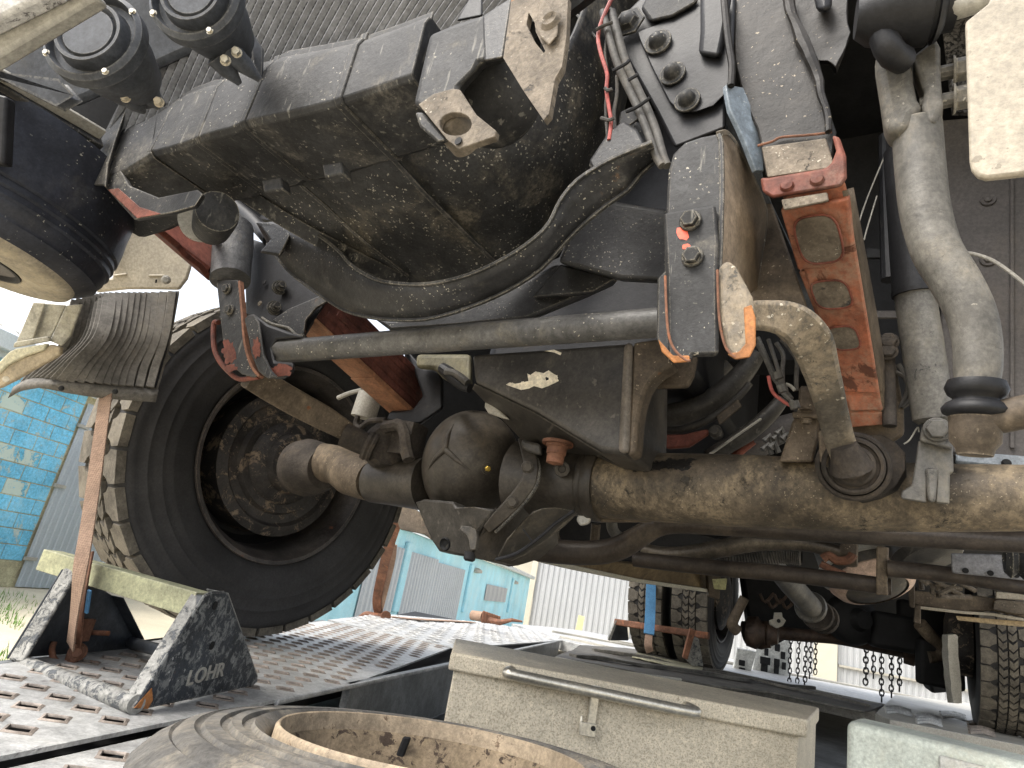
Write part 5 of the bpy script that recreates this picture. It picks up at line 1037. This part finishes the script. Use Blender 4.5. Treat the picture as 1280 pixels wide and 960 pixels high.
part('axle_neck', M().tube(P3_, [rad(s[2], p) for s, p in zip(s3_, P3_)], 32), MDIF, ax_)
s4_ = [(468, 601, 26), (440, 592, 27), (424, 582, 24), (400, 578, 24), (375, 578, 26)]; P4_ = [X(x, y, b=AB+.03+i*.03) for i, (x, y, r) in enumerate(s4_)]
part('axle_end', M().tube(P4_, [rad(s[2], p) for s, p in zip(s4_, P4_)], 32, sub=2), MBR, ax_)
part('knuckle_ball', M().lathe(X(398, 585, b=1.30), unit(V(.75, -.66, 0)), [(-.10, 0), (-.09, .08), (-.05, .085), (0, .075), (.035, .06), (.04, 0)], 32), MBUSH, ax_, ang=60)
DC = X(590, 576, b=1.16); rD = rad(66, DC); dn = unit(CAM+V(0, 0, .15)-DC)
prof = [(-.16, rD*.95), (-.06, rD*1.0), (-.01, rD*.985), (.03, rD*.93), (.06, rD*.83), (.085, rD*.66), (.105, rD*.42), (.115, rD*.2), (.118, 0)]
df = part('differential_cover', M().lathe(DC-dn*.07, dn, prof, 56, sq=1.12, ref=ZV), MDIF, ax_, ang=80)
def on_diff(k, x, y, out=0.):       # where the sight line meets the cover's dome
    px, py = K(k, x, y); best = None; r = ray(px, py)
    for t in np.linspace(dep(DC)-.16, dep(DC)+.1, 260):
        p = CAM+r*t; q = p-(DC-dn*.07); a = q.dot(dn); w = q-dn*a; zz = unit(ZV-ZV.dot(dn)*dn); rr = math.hypot(w.dot(zz)/1.12, np.linalg.norm(w-zz*w.dot(zz)))
        rp = np.interp(a, [s_[0] for s_ in prof], [s_[1] for s_ in prof]) if a < .118 else 0
        if rr <= rp: best = p; break
    return (best if best is not None else X(px, py, b=1.1))-r*out
for pts in ([(148, 565), (160, 500), (190, 440)], [(148, 565), (100, 610), (62, 665)], [(148, 568), (200, 615), (270, 672)]):
    path = [on_diff('z6', x, y, .000) for x, y in pts]; part('star_ridge', M().tube(path, [.0075, .006, .001], 10, sub=5), MDIF, df, ang=80)
nb = on_diff('z6', 355, 662); nu = unit(nb-(DC-dn*.07))
part('filler_boss', M().lathe(nb-nu*.003, nu, [(0, .0135), (.006, .0125), (.006, .009), (.0045, .0085), (.0045, 0)], 24), MDIF, df)
part('brass_nut', M().bolt(nb+nu*.001, nu, .0062, .007, washer=False), MBRS, df)
# bolted flange ring on the right of the cover
ring_c = [X(*K('z6', x, y), b=b_) for x, y, b_ in ((535, 520, 1.13), (562, 590, 1.10), (575, 650, 1.085), (565, 720, 1.08), (530, 780, 1.08), (480, 840, 1.08), (420, 900, 1.08), (360, 960, 1.09))]
fr_ = part('cover_flange', M().bar(ring_c, .030, .016, up=unit(CAM-ring_c[3]), sub=5, scales=[(.6, 1), (.9, 1), (1, 1), (1, 1), (1, 1), (1, 1), (.9, 1), (.6, 1)]), MDIF, ax_, bevel=.003)
for x, y in ((558, 655), (480, 830)): bolt('z6', x, y, 1.07, 6.5, MDIF, fr_, nrm=unit(CAM-X(*K('z6', x, y), b=1.07)))
edge = [p+unit(V(1, -.3, -.3))*.018 for p in curve(ring_c, 5)]
part('flange_edge', M().tube(edge, .004, 8), MBD, fr_)
# nose guard and carrier below
NB = 1.12
def q4_(k, pts, b0): return [X(*K(k, p[0], p[1]), b=(p[2] if len(p) > 2 else b0)) for p in pts]
ng = part('nose_guard', M().prism(q4_('z4', [(232, 108, 1.12), (275, 93, 1.10), (420, 105, 1.06), (440, 130, 1.06), (520, 132, 1.06), (640, 145, 1.08), (600, 200, 1.08), (545, 262, 1.08), (535, 355, 1.1), (515, 385, 1.12), (350, 355, 1.12), (312, 295, 1.12)], NB), BV*.05), MPAN, ax_, bevel=.006)
part('guard_dimple', M().lathe(X(*K('z4', 385, 320), b=1.115), unit(-BV-ZV*.3), [(0, .014), (.003, .012), (-.001, .007), (-.001, 0)], 20), MBLK, ng)
part('guard_fold', M().bar(q4_('z4', [(470, 240), (525, 270), (530, 350)], 1.075), .02, .012, up=-BV, sub=3, scales=[(.4, 1), (1.2, 1), (.6, 1)]), MPAN, ng, bevel=.003)
cb = part('carrier_bowl', M().prism(q4_('z4', [(640, 140, 1.12), (800, 60, 1.14), (900, 60, 1.16), (870, 160, 1.2), (860, 290, 1.22), (760, 368, 1.2), (640, 402, 1.16), (590, 403, 1.12), (520, 385, 1.10), (548, 300, 1.08), (600, 200, 1.08)], NB), BV*.09), MDIF, ax_, bevel=.02, seg=4)
sc2 = part('scoop', M().prism(q4_('z4', [(640, 385, 1.10), (690, 290, 1.08), (760, 225, 1.06), (820, 155, 1.05), (870, 138, 1.05), (940, 135, 1.06), (1025, 150, 1.10), (960, 212, 1.12), (870, 285, 1.13), (750, 368, 1.14), (690, 395, 1.13)], NB), BV*.03), MPAN, cb, bevel=.008, seg=3)
part('scoop_seam', M().tube(q4_('z4', [(1030, 155), (940, 215), (860, 285), (745, 366), (640, 398)], 1.085), .0035, 8, sub=3), MK, sc2)
part('scoop_seam', M().tube(q4_('z4', [(775, 245), (820, 305)], 1.05), .0015, 6), MBLK, sc2)
part('drain_nub', M().lathe(X(*K('z4', 508, 386), b=1.1), -ZV, [(-.01, .012), (.004, .012), (.008, .008), (.008, 0)], 12), MK, ng)
p = X(*K('z6', 730, 665), b=1.10); pn_ = unit(CAM-p)
part('breather_boss', M().lathe(p, pn_, [(-.02, .0165), (0, .0155), (.001, .008), (-.006, .007), (-.006, 0)], 8), MDIF, ax_)
pb('bridge_clip', 'z1', [(340, 70), (420, 70), (380, 140), (340, 150), (320, 120)], 1.17, .03, MPALE, ax_, bevel=.004)
pb('weld_pad', 'z1', [(530, 60), (680, 70), (700, 130), (420, 130), (420, 90)], 1.20, .05, MBR, ax_, bevel=.004)
# oil stains and rust on the tube (thin films that follow its front)
def tube_patch(k, cx, cy, n, sx, sy, mat, name, seed):
    r_ = random.Random(seed); m = M()
    for i in range(n):
        x = cx+r_.gauss(0, sx); y = cy+r_.gauss(0, sy)-(x-cx)*.15; px, py = K(k, x, y); r = ray(px, py); best = None
        A_, B_ = PA_[0], PA_[-1]; u_ = unit(B_-A_); tt = dep(X(px, py, b=AB))
        for t in np.linspace(tt-.09, tt, 90):
            q = CAM+r*t; f = (q-A_).dot(u_); d_ = np.linalg.norm(q-A_-u_*f)
            R__ = np.interp(f/np.linalg.norm(B_-A_), [0, .5, 1], [rad(40, PA_[0]), rad(45, PA_[5]), rad(41, PA_[-1])])
            if d_ <= R__: best = q; break
        if best is None: continue
        c0 = A_+u_*(best-A_).dot(u_); nr = unit(best-c0); w = np.cross(nr, u_); rr = r_.uniform(.0012, .0045); pts = []
        for j in range(9): a_5 = 2*math.pi*j/9; f = r_.uniform(.5, 1.3); pts.append(best+nr*.0008+u_*math.cos(a_5)*rr*f*1.5+w*math.sin(a_5)*rr*f)
        m.add(pts, [tuple(range(9))])
    part(name, m, mat, ax_, flat=True, kind='stuff')
tube_patch('k6', 75, 752, 150, 30, 6, MOILB, 'oil_stain', 3); tube_patch('k6', 148, 745, 50, 13, 9, MOILB, 'oil_stain', 5)
tube_patch('k6', 668, 905, 30, 8, 10, MORR, 'rust_spot', 7)
# bracket standing on the axle
ab_ = pb('axle_bracket', 'y7', [(1000, 292), (1015, 284), (1112, 285), (1132, 310), (1122, 440), (1120, 500), (1112, 580), (1080, 720), (885, 722), (962, 490), (990, 440)], 1.12, .05, MBR, ax_, bevel=.008)
pb('bracket_clip', 'y7', [(960, 432), (1112, 438), (1118, 476), (1075, 470), (962, 468)], 1.10, .03, MBR, ab_, bevel=.003)
for y in (425, 480): bolt('y7', 1040, y, 1.095, 6, MBR, ab_, nrm=ZV if y < 450 else -ZV)

# --- P. gearbox dark bay seen through the bell-housing hole
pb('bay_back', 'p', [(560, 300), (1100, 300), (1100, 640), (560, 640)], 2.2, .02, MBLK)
tb_('gearbox_arc', 'y7', [(90, 470), (230, 460), (400, 420), (560, 330), (690, 200), (760, 100)], [14, 15, 15, 15, 13, 10], MPAN, trk, 'b', 1.42, n=18)
tb_('gearbox_arc', 'y7', [(150, 530), (330, 535), (500, 470), (640, 360), (720, 270)], [4, 5, 5, 5, 4], MPAN, trk, 'b', 1.38, n=12)
tb_('gearbox_arc', 'y7', [(230, 300), (340, 320), (480, 260), (600, 160)], [7, 9, 9, 8], MPAN, trk, 'b', 1.55, n=12)
pb('gearbox_rib', 'y7', [(525, 460), (650, 360), (675, 400), (545, 510)], 1.36, .02, MBR)
pb('gearbox_wedge', 'y7', [(145, 562), (340, 562), (480, 530), (490, 558), (370, 635), (245, 645)], 1.34, .04, MRED, trk, bevel=.005)
cyl('gearbox_knob', X(*K('y7', 520, 543), b=1.33), -BV, [(-.02, .014), (.0, .014), (.006, .008), (.006, 0)], MPAN, trk, n=14)
tb_('gear_lever_rod', 'y7', [(480, 690), (700, 560), (830, 450), (905, 360)], [9, 11, 10, 8], MPAN, trk, 'b', 1.40, n=14)
tb_('frame_tube', 'y7', [(640, 690), (760, 620), (860, 550), (1000, 500)], [14, 17, 17, 15], MPNL, trk, 'b', 1.5, n=14)
pb('flange_lip', 'y7', [(480, 672), (780, 465), (790, 475), (500, 678)], 1.36, .01, MPALE)
pb('bell_flap', 'y7', [(130, 300), (190, 230), (240, 165), (425, 110), (400, 230), (370, 295), (260, 300)], 1.06, .03, MBR, trk, bevel=.006)
tb_('hose', 'y7', [(90, 480), (120, 460), (160, 470), (155, 492), (110, 500)], 2.6, MPAN, trk, 'b', 1.2, n=8)
tb_('red_pipe', 'y7', [(630, 690), (700, 630), (740, 600)], 5, MRED, trk, 'b', 1.45, n=10)
m = M(); 
for i, (x, y) in enumerate(((800, 600), (830, 640), (850, 590), (790, 650), (870, 560), (900, 590))):
    p = X(*K('y7', x, y), b=1.35); m.tube([p, p+V(.01, .0, .014), p+V(.02, 0, -.006)], .006, 8)
part('cable_connector', m, MSHK, trk)
for pts, r, mt in (([(765, 10), (800, 90), (860, 220), (905, 320), (985, 400)], 2.9, MSHK), ([(760, 40), (820, 160), (860, 250), (920, 310), (960, 360)], 2.6, MHOSE), ([(825, 20), (855, 110), (885, 210), (895, 290)], 2.6, MHOSE),
                   ([(870, 40), (910, 110), (905, 200), (908, 290)], 2.8, MHOSE), ([(900, 20), (960, 90), (988, 140), (985, 230), (985, 310)], 2.8, MHOSE), ([(825, 230), (850, 320), (920, 380), (980, 410)], 2.2, MWIRE),
                   ([(925, 275), (950, 285), (975, 310)], 2.2, MPALE), ([(1000, 40), (1050, 140), (1090, 280)], 3.4, MK), ([(790, 90), (850, 180), (895, 300), (940, 370), (985, 430)], 2.0, MK)):
    tb_('cable', 'y7', pts, r, mt, trk, 'b', 1.02+.01*len(pts), n=8)
for x, y in ((880, 225), (905, 300), (975, 395)): cyl('cable_clip', X(*K('y7', x, y), b=1.04), unit(V(.4, 0, -1)), [(-.006, 0), (-.006, .008), (.006, .008), (.006, 0)], MSHK, trk, n=10)

# --- Q. left side: frame rail, hanger, spring, brackets
rl = part('frame_rail_left', M().prism([X(*K('k1', 390, 705), b=.50), X(*K('k1', 470, 780), b=.55), X(*K('y4', 200, 420), b=.78), X(*K('y4', 200, 590), b=.78), X(*K('y4', 165, 600), b=.77), X(*K('y4', 118, 545), b=.72), X(*K('y4', 70, 510), b=.68), X(*K('y4', 30, 480), b=.63), X(*K('y4', 0, 440), b=.60)], LV*.008+ZV*.01), MRED, trk, bevel=.002)
part('rail_flange', M().prism([X(*K('k1', 380, 700), b=.52), X(*K('k1', 640, 795), b=.56), X(*K('y4', 200, 345), b=.72), X(*K('y4', 205, 430), b=.77), X(*K('y4', 100, 370), b=.66), X(*K('y4', 0, 295), b=.58)], ZV*.012), MRDK, rl, bevel=.002)
hp = [X(*K('y4', x, y), b=.80) for x, y in ((285, 345), (285, 430), (275, 520), (270, 600))]
part('hanger_post', M().tube(hp, [rad(24, p) for p in hp], 26, sub=2), grimy('crinkled_black_post', (.075, .075, .076), .4, 8, dust=((.3, .27, .22), .5, 9), scr=((.3, .28, .24), .4, (18, 18, 2), 4), rough=.5, bump=.8), trk)
lb = pb('left_bracket_plate', 'y4', [(335, 380), (460, 420), (600, 560), (760, 690), (650, 870), (640, 890), (560, 880), (400, 790), (350, 770)], .86, .02, MK, trk, bevel=.004)
for x, y in ((515, 640), (490, 742)):
    p = X(*K('y4', x, y), b=.85); part('stud', M().lathe(p, unit(V(.5, -.85, 0)), [(0, .017), (.006, .017), (.006, .012), (.018, .012), (.018, .007), (.034, .007), (.034, 0)], 12), MBD, lb)
cyl('bolt_hole', X(*K('y4', 443, 612), b=.853), -BV, [(0, .0), (0, .006), (.002, .006), (.002, 0)], MBLK, lb, n=12)
cyl('bolt_hole', X(*K('y4', 420, 718), b=.853), -BV, [(0, .0), (0, .007), (.002, .006), (.002, 0)], MTAN, lb, n=12)
pb('diagonal_strut', 'y4', [(480, 800), (560, 745), (740, 668), (768, 700), (700, 740), (650, 800), (640, 870), (600, 882), (520, 830)], .835, .02, MB, lb, bevel=.003)
tb_('strut_edge', 'z3', [(390, 150), (440, 180), (520, 200), (560, 235), (600, 240)], 2.0, MBD, lb, 'b', .825, n=8)
hs = pb('hanger_strap', 'z3', [(160, -40), (195, -42), (270, -42), (282, -10), (305, 220), (330, 370), (372, 440), (350, 448), (290, 432), (232, 385), (195, 290), (178, 120)], .775, .012, MBD, trk, bevel=.004)
for x, y, r in ((217, 5, 6), (230, 110, 6)): bolt('z3', x, y, .772, r, MBD, hs)
part('strap_edge', M().bar(q4_('z3', [(284, -30), (300, 150), (312, 280), (345, 390), (385, 445)], .772), .006, .012, up=-BV, sub=3), MREDR, hs, bevel=.001)
blot('z3', 225, 320, 34, 60, .7745, MRED, hs, 11, 'rust_patch', n=26)
blot('z3', 232, 400, 34, 20, .7745, MRED, hs, 12, 'rust_patch', n=26)
tb_('red_loop', 'z3', [(172, 172), (150, 180), (150, 290), (175, 360), (225, 420), (275, 455), (330, 452), (375, 445)], 3.2, MRED, hs, 'b', .79, n=10)
pb('shackle_ear', 'z3', [(300, 155), (318, 135), (350, 128), (378, 170), (390, 260), (400, 330), (440, 415), (470, 445), (420, 455), (370, 415), (335, 330), (322, 250)], .76, .012, MBD, trk, bevel=.005)
sb2 = pb('shackle_back', 'z3', [(350, 130), (420, 180), (520, 215), (600, 245), (460, 262), (440, 300), (455, 365), (550, 372), (545, 425), (500, 455), (440, 455), (400, 330)], .775, .02, MK, trk, bevel=.006)
blot('z3', 362, 300, 20, 50, .759, MRED, sb2, 14, 'rust_patch', n=22)
blot('z3', 480, 415, 55, 32, .772, MRED, sb2, 13, 'rust_patch', n=26)
# left leaf spring
def lq(k, x, y): px, py = K(k, x, y); return X(px, py, b=.86+.30*(py-400)/110)
e0, e1 = X(392, 402, b=.86), X(519, 519, b=1.22); ed = unit(e1-e0)
zu = unit(ZV-ZV.dot(ed)*ed); WS = .078
if 'faded_orange_leaf' not in bpy.data.materials: grimy('faded_orange_leaf', (.27, .125, .065), .25, 9, dust=((.36, .25, .17), .5, 9), rough=.65, bump=.3)
MFO = bpy.data.materials['faded_orange_leaf']
def lbox(a, b_, z0, z1, w0=0., w1=WS): return M().prism([a-LV*w0+zu*z0, b_-LV*w0+zu*z0, b_-LV*w1+zu*z0, a-LV*w1+zu*z0], zu*(z1-z0))
lsp = part('leaf_spring', lbox(e0, e1, .012, .105, .002, WS-.002), MRDK, trk, bevel=.002)
for k_ in range(5):
    part('leaf', lbox(e0+ed*.02*k_, e1, .0135+k_*.019, .029+k_*.019, 0, WS), MRDK, lsp, bevel=.002)
for f0, f1, dz in ((0, .27, .006), (.27, .56, .003), (.56, .99, 0)):
    part('bottom_leaf', lbox(e0+(e1-e0)*f0, e0+(e1-e0)*f1, dz-.002, .0115, .0, WS+.001), MFO, lsp, bevel=.002)
pb('spring_seat', 'z3', [(1110, 300), (1200, 400), (1260, 400), (1290, 450), (1290, 600), (1180, 680), (1100, 680), (1010, 660), (1030, 615), (1140, 610), (1195, 540)], 1.18, .05, MK, trk, bevel=.006)
tb_('white_canister', 'z3', [(895, 650), (915, 590), (935, 530)], 15.5, MPALE, trk, 'b', 1.22, n=24, sub=2)
tb_('thin_wire', 'z3', [(770, 550), (830, 525), (890, 510)], 3, MPALE, trk, 'b', 1.25, n=8)
tb_('hose', 'z3', [(870, 640), (860, 680), (880, 700), (930, 665), (1010, 660)], 3.5, MBUSH, trk, 'b', 1.16, n=8)

# --- R. tubes below and behind the axle
tb_('track_rod', 'z1', [(60, 255), (200, 275), (360, 285), (480, 275), (560, 248), (640, 200), (720, 155), (800, 140), (960, 145), (1280, 165), (1800, 195), (2600, 235)], [14, 15, 15, 15, 15, 14, 13, 12.5, 12, 12.5, 12.5, 13], grimy('dark_brown_tube', (.05, .04, .032), .35, 5, dust=((.14, .11, .075), .45, 6), rough=.42, bump=.2), trk, 'b', 1.45, n=20)
bpy_tube = bpy.data.materials['dark_brown_tube']
tb_('cross_tube', 'y5', [(150, 270), (600, 318), (1000, 352), (1280, 385), (1620, 430)], [9, 10, 10, 10.5, 10.5], bpy_tube, trk, 'b', 1.9, n=18)
tb_('cross_tube', 'y6', [(440, 248), (830, 290), (1300, 370)], [10.5, 10, 9], bpy_tube, trk, 'b', 1.85, n=18)
pb('cross_post', 'y6', [(372, 110), (450, 118), (440, 330), (445, 415), (368, 412)], 1.85, .04, MBR, trk, bevel=.004)
ex = tb_('exhaust_pipe', 'y5', [(200, 215), (330, 245), (480, 240), (640, 210), (800, 180), (960, 178), (1120, 185), (1300, 225), (1370, 245)], [8, 10, 11, 11.5, 11, 9, 8.5, 9, 9], grimy('heat_stained_exhaust', (.12, .10, .075), .4, 9, dust=((.3, .25, .18), .4, 10), scr=((.08, .06, .04), .6, (1, 1, 1), 30), rough=.38, metal=.5, bump=.3), trk, 'b', 2.1, n=18)
m = M(); cp = curve([X(*K('y5', x, y), b=2.2) for x, y in ((640, 268), (760, 268), (880, 258), (1000, 250), (1090, 258))], 8)
for i, q in enumerate(cp[:-1]): m.lathe(q, cp[i+1]-q, [(0, .020), (.006, .026), (.012, .020)], 14)
part('flexible_hose', m, MHOSE, ex)
part('exhaust_clamp', M().lathe(X(*K('y6', 205, 150), b=2.05), LV, [(-.02, 0), (-.02, .036), (-.008, .04), (.008, .04), (.02, .036), (.02, 0)], 24), MBR, ex)
m = M(); m.tube([X(*K('y6', x, y), b=2.0) for x, y in ((40, 190), (80, 170), (130, 200), (200, 195), (230, 160))], .012, 8, sub=3).tube([X(*K('y6', x, y), b=2.0) for x, y in ((30, 220), (100, 260), (180, 290))], .01, 8, sub=3)
part('exhaust_bracket', m, MREDR, ex)
# side rail of the body with pale lower edge
b1 = [X(*K('z1', x, y), b=b_) for x, y, b_ in ((60, 268, 2.2), (240, 300, 2.6), (520, 340, 3.2), (980, 380, 3.9), (980, 470, 3.9), (620, 420, 3.3), (300, 355, 2.7), (130, 315, 2.35))]
part('side_rail', M().prism(b1, V(.0, .02, .05)), grimy('brown_side_rail', (.17, .125, .07), .3, 4, dust=((.36, .28, .16), .5, 4), rough=.6), trk, bevel=.004)
part('side_rail_edge', M().bar([X(*K('z1', 140, 318), b=2.33), X(*K('z1', 300, 357), b=2.68), X(*K('z1', 620, 422), b=3.28), X(*K('z1', 985, 474), b=3.88)], .03, .02, up=ZV), MCRM, trk, bevel=.003)
for x in (840, 1000):
    part('rail_bracket', M().prism(XS('z1', [(x-20, 380), (x+45, 385), (x+40, 520), (x-15, 500)] if x > 900 else [(x-10, 378), (x+45, 380), (x+45, 430), (x-8, 425)], 'd', 3.6), V(0, .05, 0)), MBR, trk, bevel=.004)
pb('rail_cap', 'z1', [(1000, 415), (1075, 412), (1068, 470), (1010, 465)], 3.7, .04, grimy('yellowish_rail_cap', (.36, .34, .16), .2, 5, rough=.6), trk, bevel=.004)
pb('hanging_bracket', 'p', [(490, 632), (508, 628), (545, 655), (560, 690), (530, 668), (500, 662)], 2.4, .05, MBR, trk, bevel=.005)
# propshaft
pp = [X(*K('y5', x, y), b=b_) for x, y, b_ in ((930, 290, 2.9), (1040, 410, 3.2), (1150, 530, 3.5), (1185, 575, 3.6))]
ps = part('propshaft', M().tube(pp, [.036, .048, .05, .05], 22, sub=2), MSHK, trk)
for k_, (x, y) in enumerate(((1160, 545), (1200, 590), (1230, 610))):
    p = X(*K('y5', x, y), b=3.55+k_*.05); part('joint_flange', M().lathe(p, pp[-1]-pp[0], [(-.02, 0), (-.02, .07), (-.008, .075), (.01, .07), (.01, 0)], 20), MBUSH if k_ else MSHK, ps)
# round air tank
tp_ = X(*K('y6', 340, 300), b=2.35); ta = unit(V(.15, -.55, -1))
at_ = part('air_tank', M().lathe(tp_, ta, [(-.22, 0), (-.22, .13), (-.03, .135), (.0, .13), (.03, .112), (.05, .07), (.055, 0)], 44), MPAN, trk, ang=60)
part('tank_band', M().lathe(tp_, ta, [(-.04, .137), (-.04, .145), (-.018, .145), (-.018, .137)], 44), MPALE, at_)
part('tank_base', M().lathe(tp_+ta*.012, ta, [(-.006, .125), (.0, .128), (.024, .112), (.034, .09)], 44), grimy('pinkish_tank_base', (.42, .30, .23), .15, 6, dust=((.5, .4, .3), .4, 8), rough=.6), at_)
# rear structure on the right
pb('rear_crossbeam', 'y6', [(600, 385), (850, 405), (1110, 432), (1300, 455), (1300, 555), (1090, 510), (900, 515), (650, 480), (605, 468)], 3.0, .08, MBR, trk, bevel=.004)
pb('beam_edge', 'y6', [(640, 480), (900, 510), (1090, 522), (1300, 560), (1300, 575), (1080, 540), (900, 528), (640, 498)], 2.98, .04, MBEI, trk, bevel=.002)
pb('wood_plank', 'y6', [(860, 540), (1090, 560), (1300, 575), (1300, 610), (1090, 590), (870, 565)], 3.02, .12, grimy('bare_wood_edge', (.42, .32, .19), .2, 8, rough=.8), trk, bevel=.002)
pb('pale_box', 'y6', [(1110, 392), (1300, 405), (1300, 445), (1105, 435)], 2.96, .05, MBEI, trk, bevel=.003)
pb('rust_box', 'y6', [(1095, 450), (1120, 440), (1300, 455), (1300, 530), (1200, 525), (1090, 500)], 2.94, .05, MTAN, trk, bevel=.003)
pb('drop_bracket', 'y6', [(560, 320), (608, 325), (608, 490), (590, 492), (575, 480)], 2.9, .05, MBR, trk, bevel=.003)
pb('drop_bracket', 'y6', [(608, 470), (645, 478), (645, 590), (600, 580)], 2.92, .05, MBR, trk, bevel=.003)
gp = pb('perforated_guard', 'y6', [(828, 155), (1000, 158), (1235, 168), (1300, 180), (1300, 325), (1080, 300), (860, 280), (835, 275)], 1.75, .012, grimy('slate_guard', (.19, .19, .20), .15, 6, dust=((.3, .28, .25), .4, 8), rough=.5, bump=.5), trk, bevel=.003)
for x, y in ((920, 262), (1073, 278), (1232, 290)): cyl('guard_hole', X(*K('y6', x, y), b=1.748), -BV, [(0, 0), (0, .006), (.002, .006), (.002, 0)], MBLK, gp, n=12)
cyl('spring_coil', X(*K('y6', 1275, 190), b=1.6), LV, [(-.03, .03), (-.02, .04), (-.01, .03), (0, .04), (.01, .03), (.02, .04), (.03, .03)], MBD, trk, n=20)
cyl('air_bell', X(*K('y6', 690, 150), b=2.2), unit(V(.2, -.5, -1)), [(-.08, 0), (-.08, .09), (0, .10), (.02, .08), (.03, .0)], MPAN, trk)
m = M(); rr2 = random.Random(8)
for i in range(7):
    p = X(*K('y6', 690+i*28, 350+(i % 3)*12), b=2.7); m.tube([p, p+V(rr2.uniform(-.05, .05), .02, rr2.uniform(-.03, .03)), p+V(.07, 0, rr2.uniform(-.03, .03))], .008, 6, sub=3)
part('wiring', m, MTAN, trk)
# rear axle
MRUSK = grimy('dark_brown_axle_iron', (.045, .030, .022), .5, 9, dust=((.12, .085, .05), .4, 8), rough=.6, bump=.4)
RAB = 4.95
ra_ = tb_('rear_axle', 'y5', [(780, 690), (900, 682), (1000, 695), (1280, 718), (1450, 745), (1700, 790)], [14, 12, 8, 7.5, 8, 10], MRUSK, trk, 'd', 4.6, n=18, sub=3)
pc = X(*K('y6', 230, 560), d=4.5); part('rear_differential', M().lathe(pc, unit(V(.1, -1, 0)), [(-.2, .1), (-.1, .16), (0, .18), (.06, .15), (.07, .08), (.12, .06), (.12, 0)], 26), MBLK, ra_, ang=60)
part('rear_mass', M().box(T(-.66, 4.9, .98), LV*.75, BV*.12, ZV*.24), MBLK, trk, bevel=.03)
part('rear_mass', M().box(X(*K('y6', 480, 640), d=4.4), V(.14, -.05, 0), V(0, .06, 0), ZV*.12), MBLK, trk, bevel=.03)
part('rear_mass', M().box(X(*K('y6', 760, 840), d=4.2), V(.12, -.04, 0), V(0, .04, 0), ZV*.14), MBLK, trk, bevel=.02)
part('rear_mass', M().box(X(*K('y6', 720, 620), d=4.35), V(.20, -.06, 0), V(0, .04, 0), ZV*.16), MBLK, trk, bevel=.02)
for k_, x, y, r in (('y5', 850, 690, 20), ('y5', 920, 700, 16), ('y5', 880, 740, 10), ('y6', 600, 780, 14), ('y6', 690, 790, 13)):
    p = X(*K(k_, x, y), d=4.45); part('axle_hub', M().lathe(p, unit(V(.84, -.54, 0)), [(-.06, 0), (-.06, rad(r, p)*.9), (.0, rad(r, p)), (.03, rad(r, p)*.7), (.06, rad(r, p)*.6), (.06, 0)], 14), MRUSK, ra_)
tb_('brake_arm', 'y6', [(640, 590), (700, 660), (765, 715), (775, 760), (740, 790), (690, 795)], [8, 8, 7.5, 7, 7, 7], MBR, trk, 'd', 4.2, n=14)
tb_('brake_arm', 'y5', [(780, 490), (740, 570), (710, 640), (740, 680)], [6, 6, 7, 7], MBR, trk, 'd', 4.4, n=14)
part('star_bracket', M().prism([X(*K('y5', x, y), d=4.35) for x, y in ((955, 575), (995, 575), (998, 600), (1018, 620), (1000, 650), (965, 665), (930, 645), (925, 620), (950, 612))], V(0, .02, 0)), MPALE, trk, bevel=.003)
cyl('bracket_hole', X(*K('y5', 975, 622), d=4.345), V(0, -1, 0), [(0, 0), (0, .013), (.002, .013), (.002, 0)], MBLK, trk, n=12)
tb_('hanger_rod', 'y6', [(640, 200), (648, 330), (650, 380)], 3, MBR, trk, 'b', 2.8, n=8)

# --- dark structure and an added shade sheet around the rear axle
part('axle_shade_sheet', M().plate([X(x, y, d=5.0) for x, y in ((925, 690), (1300, 700), (1300, 778), (1196, 785), (1192, 866), (1166, 868), (1158, 838), (1135, 822), (1125, 812), (1100, 806), (1062, 796), (1040, 806), (985, 800), (960, 812), (938, 790))], .12), MBLK, trk, bevel=.02)  # added near-black sheet standing for the shade around the rear axle
part('rear_crossmember', M().plate([X(x, y, d=2.9) for x, y in ((636, 640), (900, 650), (900, 715), (780, 702), (700, 690), (655, 692))], .05), MK, trk, bevel=.01)
part('rear_crossmember', M().plate([X(x, y, d=3.0) for x, y in ((880, 650), (1300, 665), (1300, 705), (1100, 712), (1040, 735), (930, 712), (880, 706))], .05), MBLK, trk, bevel=.01)
for pts, r in (([(690, 655), (700, 690)], 5), ([(745, 655), (742, 688)], 6)):
    tb_('hanger_post', 'p', pts, r, MBR, trk, 'd', 2.7, n=8, sub=2)
tb_('bent_pipe', 'p', [(764, 645), (766, 662), (775, 672), (786, 674)], 7, MTUBE, trk, 'd', 2.5, n=14)
m = M()
for i in range(5):
    p = X(950+i*9, 742+(i*7) % 13, d=4.6); m.tube([p, p+V(.04, 0, -.05), p+V(.10, 0, .02)], .012, 8, sub=3)
part('brake_pipes', m, MRUSK, trk)

part('gap_shade_sheet', M().plate([X(x, y, d=2.35) for x, y in ((505, 385), (680, 380), (680, 645), (520, 632), (506, 560))], .05), MBLK, trk, bevel=.01)  # added dark sheet that closes a bright gap beside the differential

part('beam_gap_shade', M().plate([X(x, y, d=1.75) for x, y in ((285, 236), (420, 225), (540, 330), (520, 388), (462, 380), (430, 372), (345, 305), (298, 266))], .03), MBLK, trk, bevel=.01)  # dark sheet put in to cover the bright gap between beam and crossmember
part('arm_boot', M().tube([X(1054, 556, b=1.02), X(1061, 574, b=1.035), X(1065, 586, b=1.045)], [.018, .025, .030], 20), MBUSH, bar)
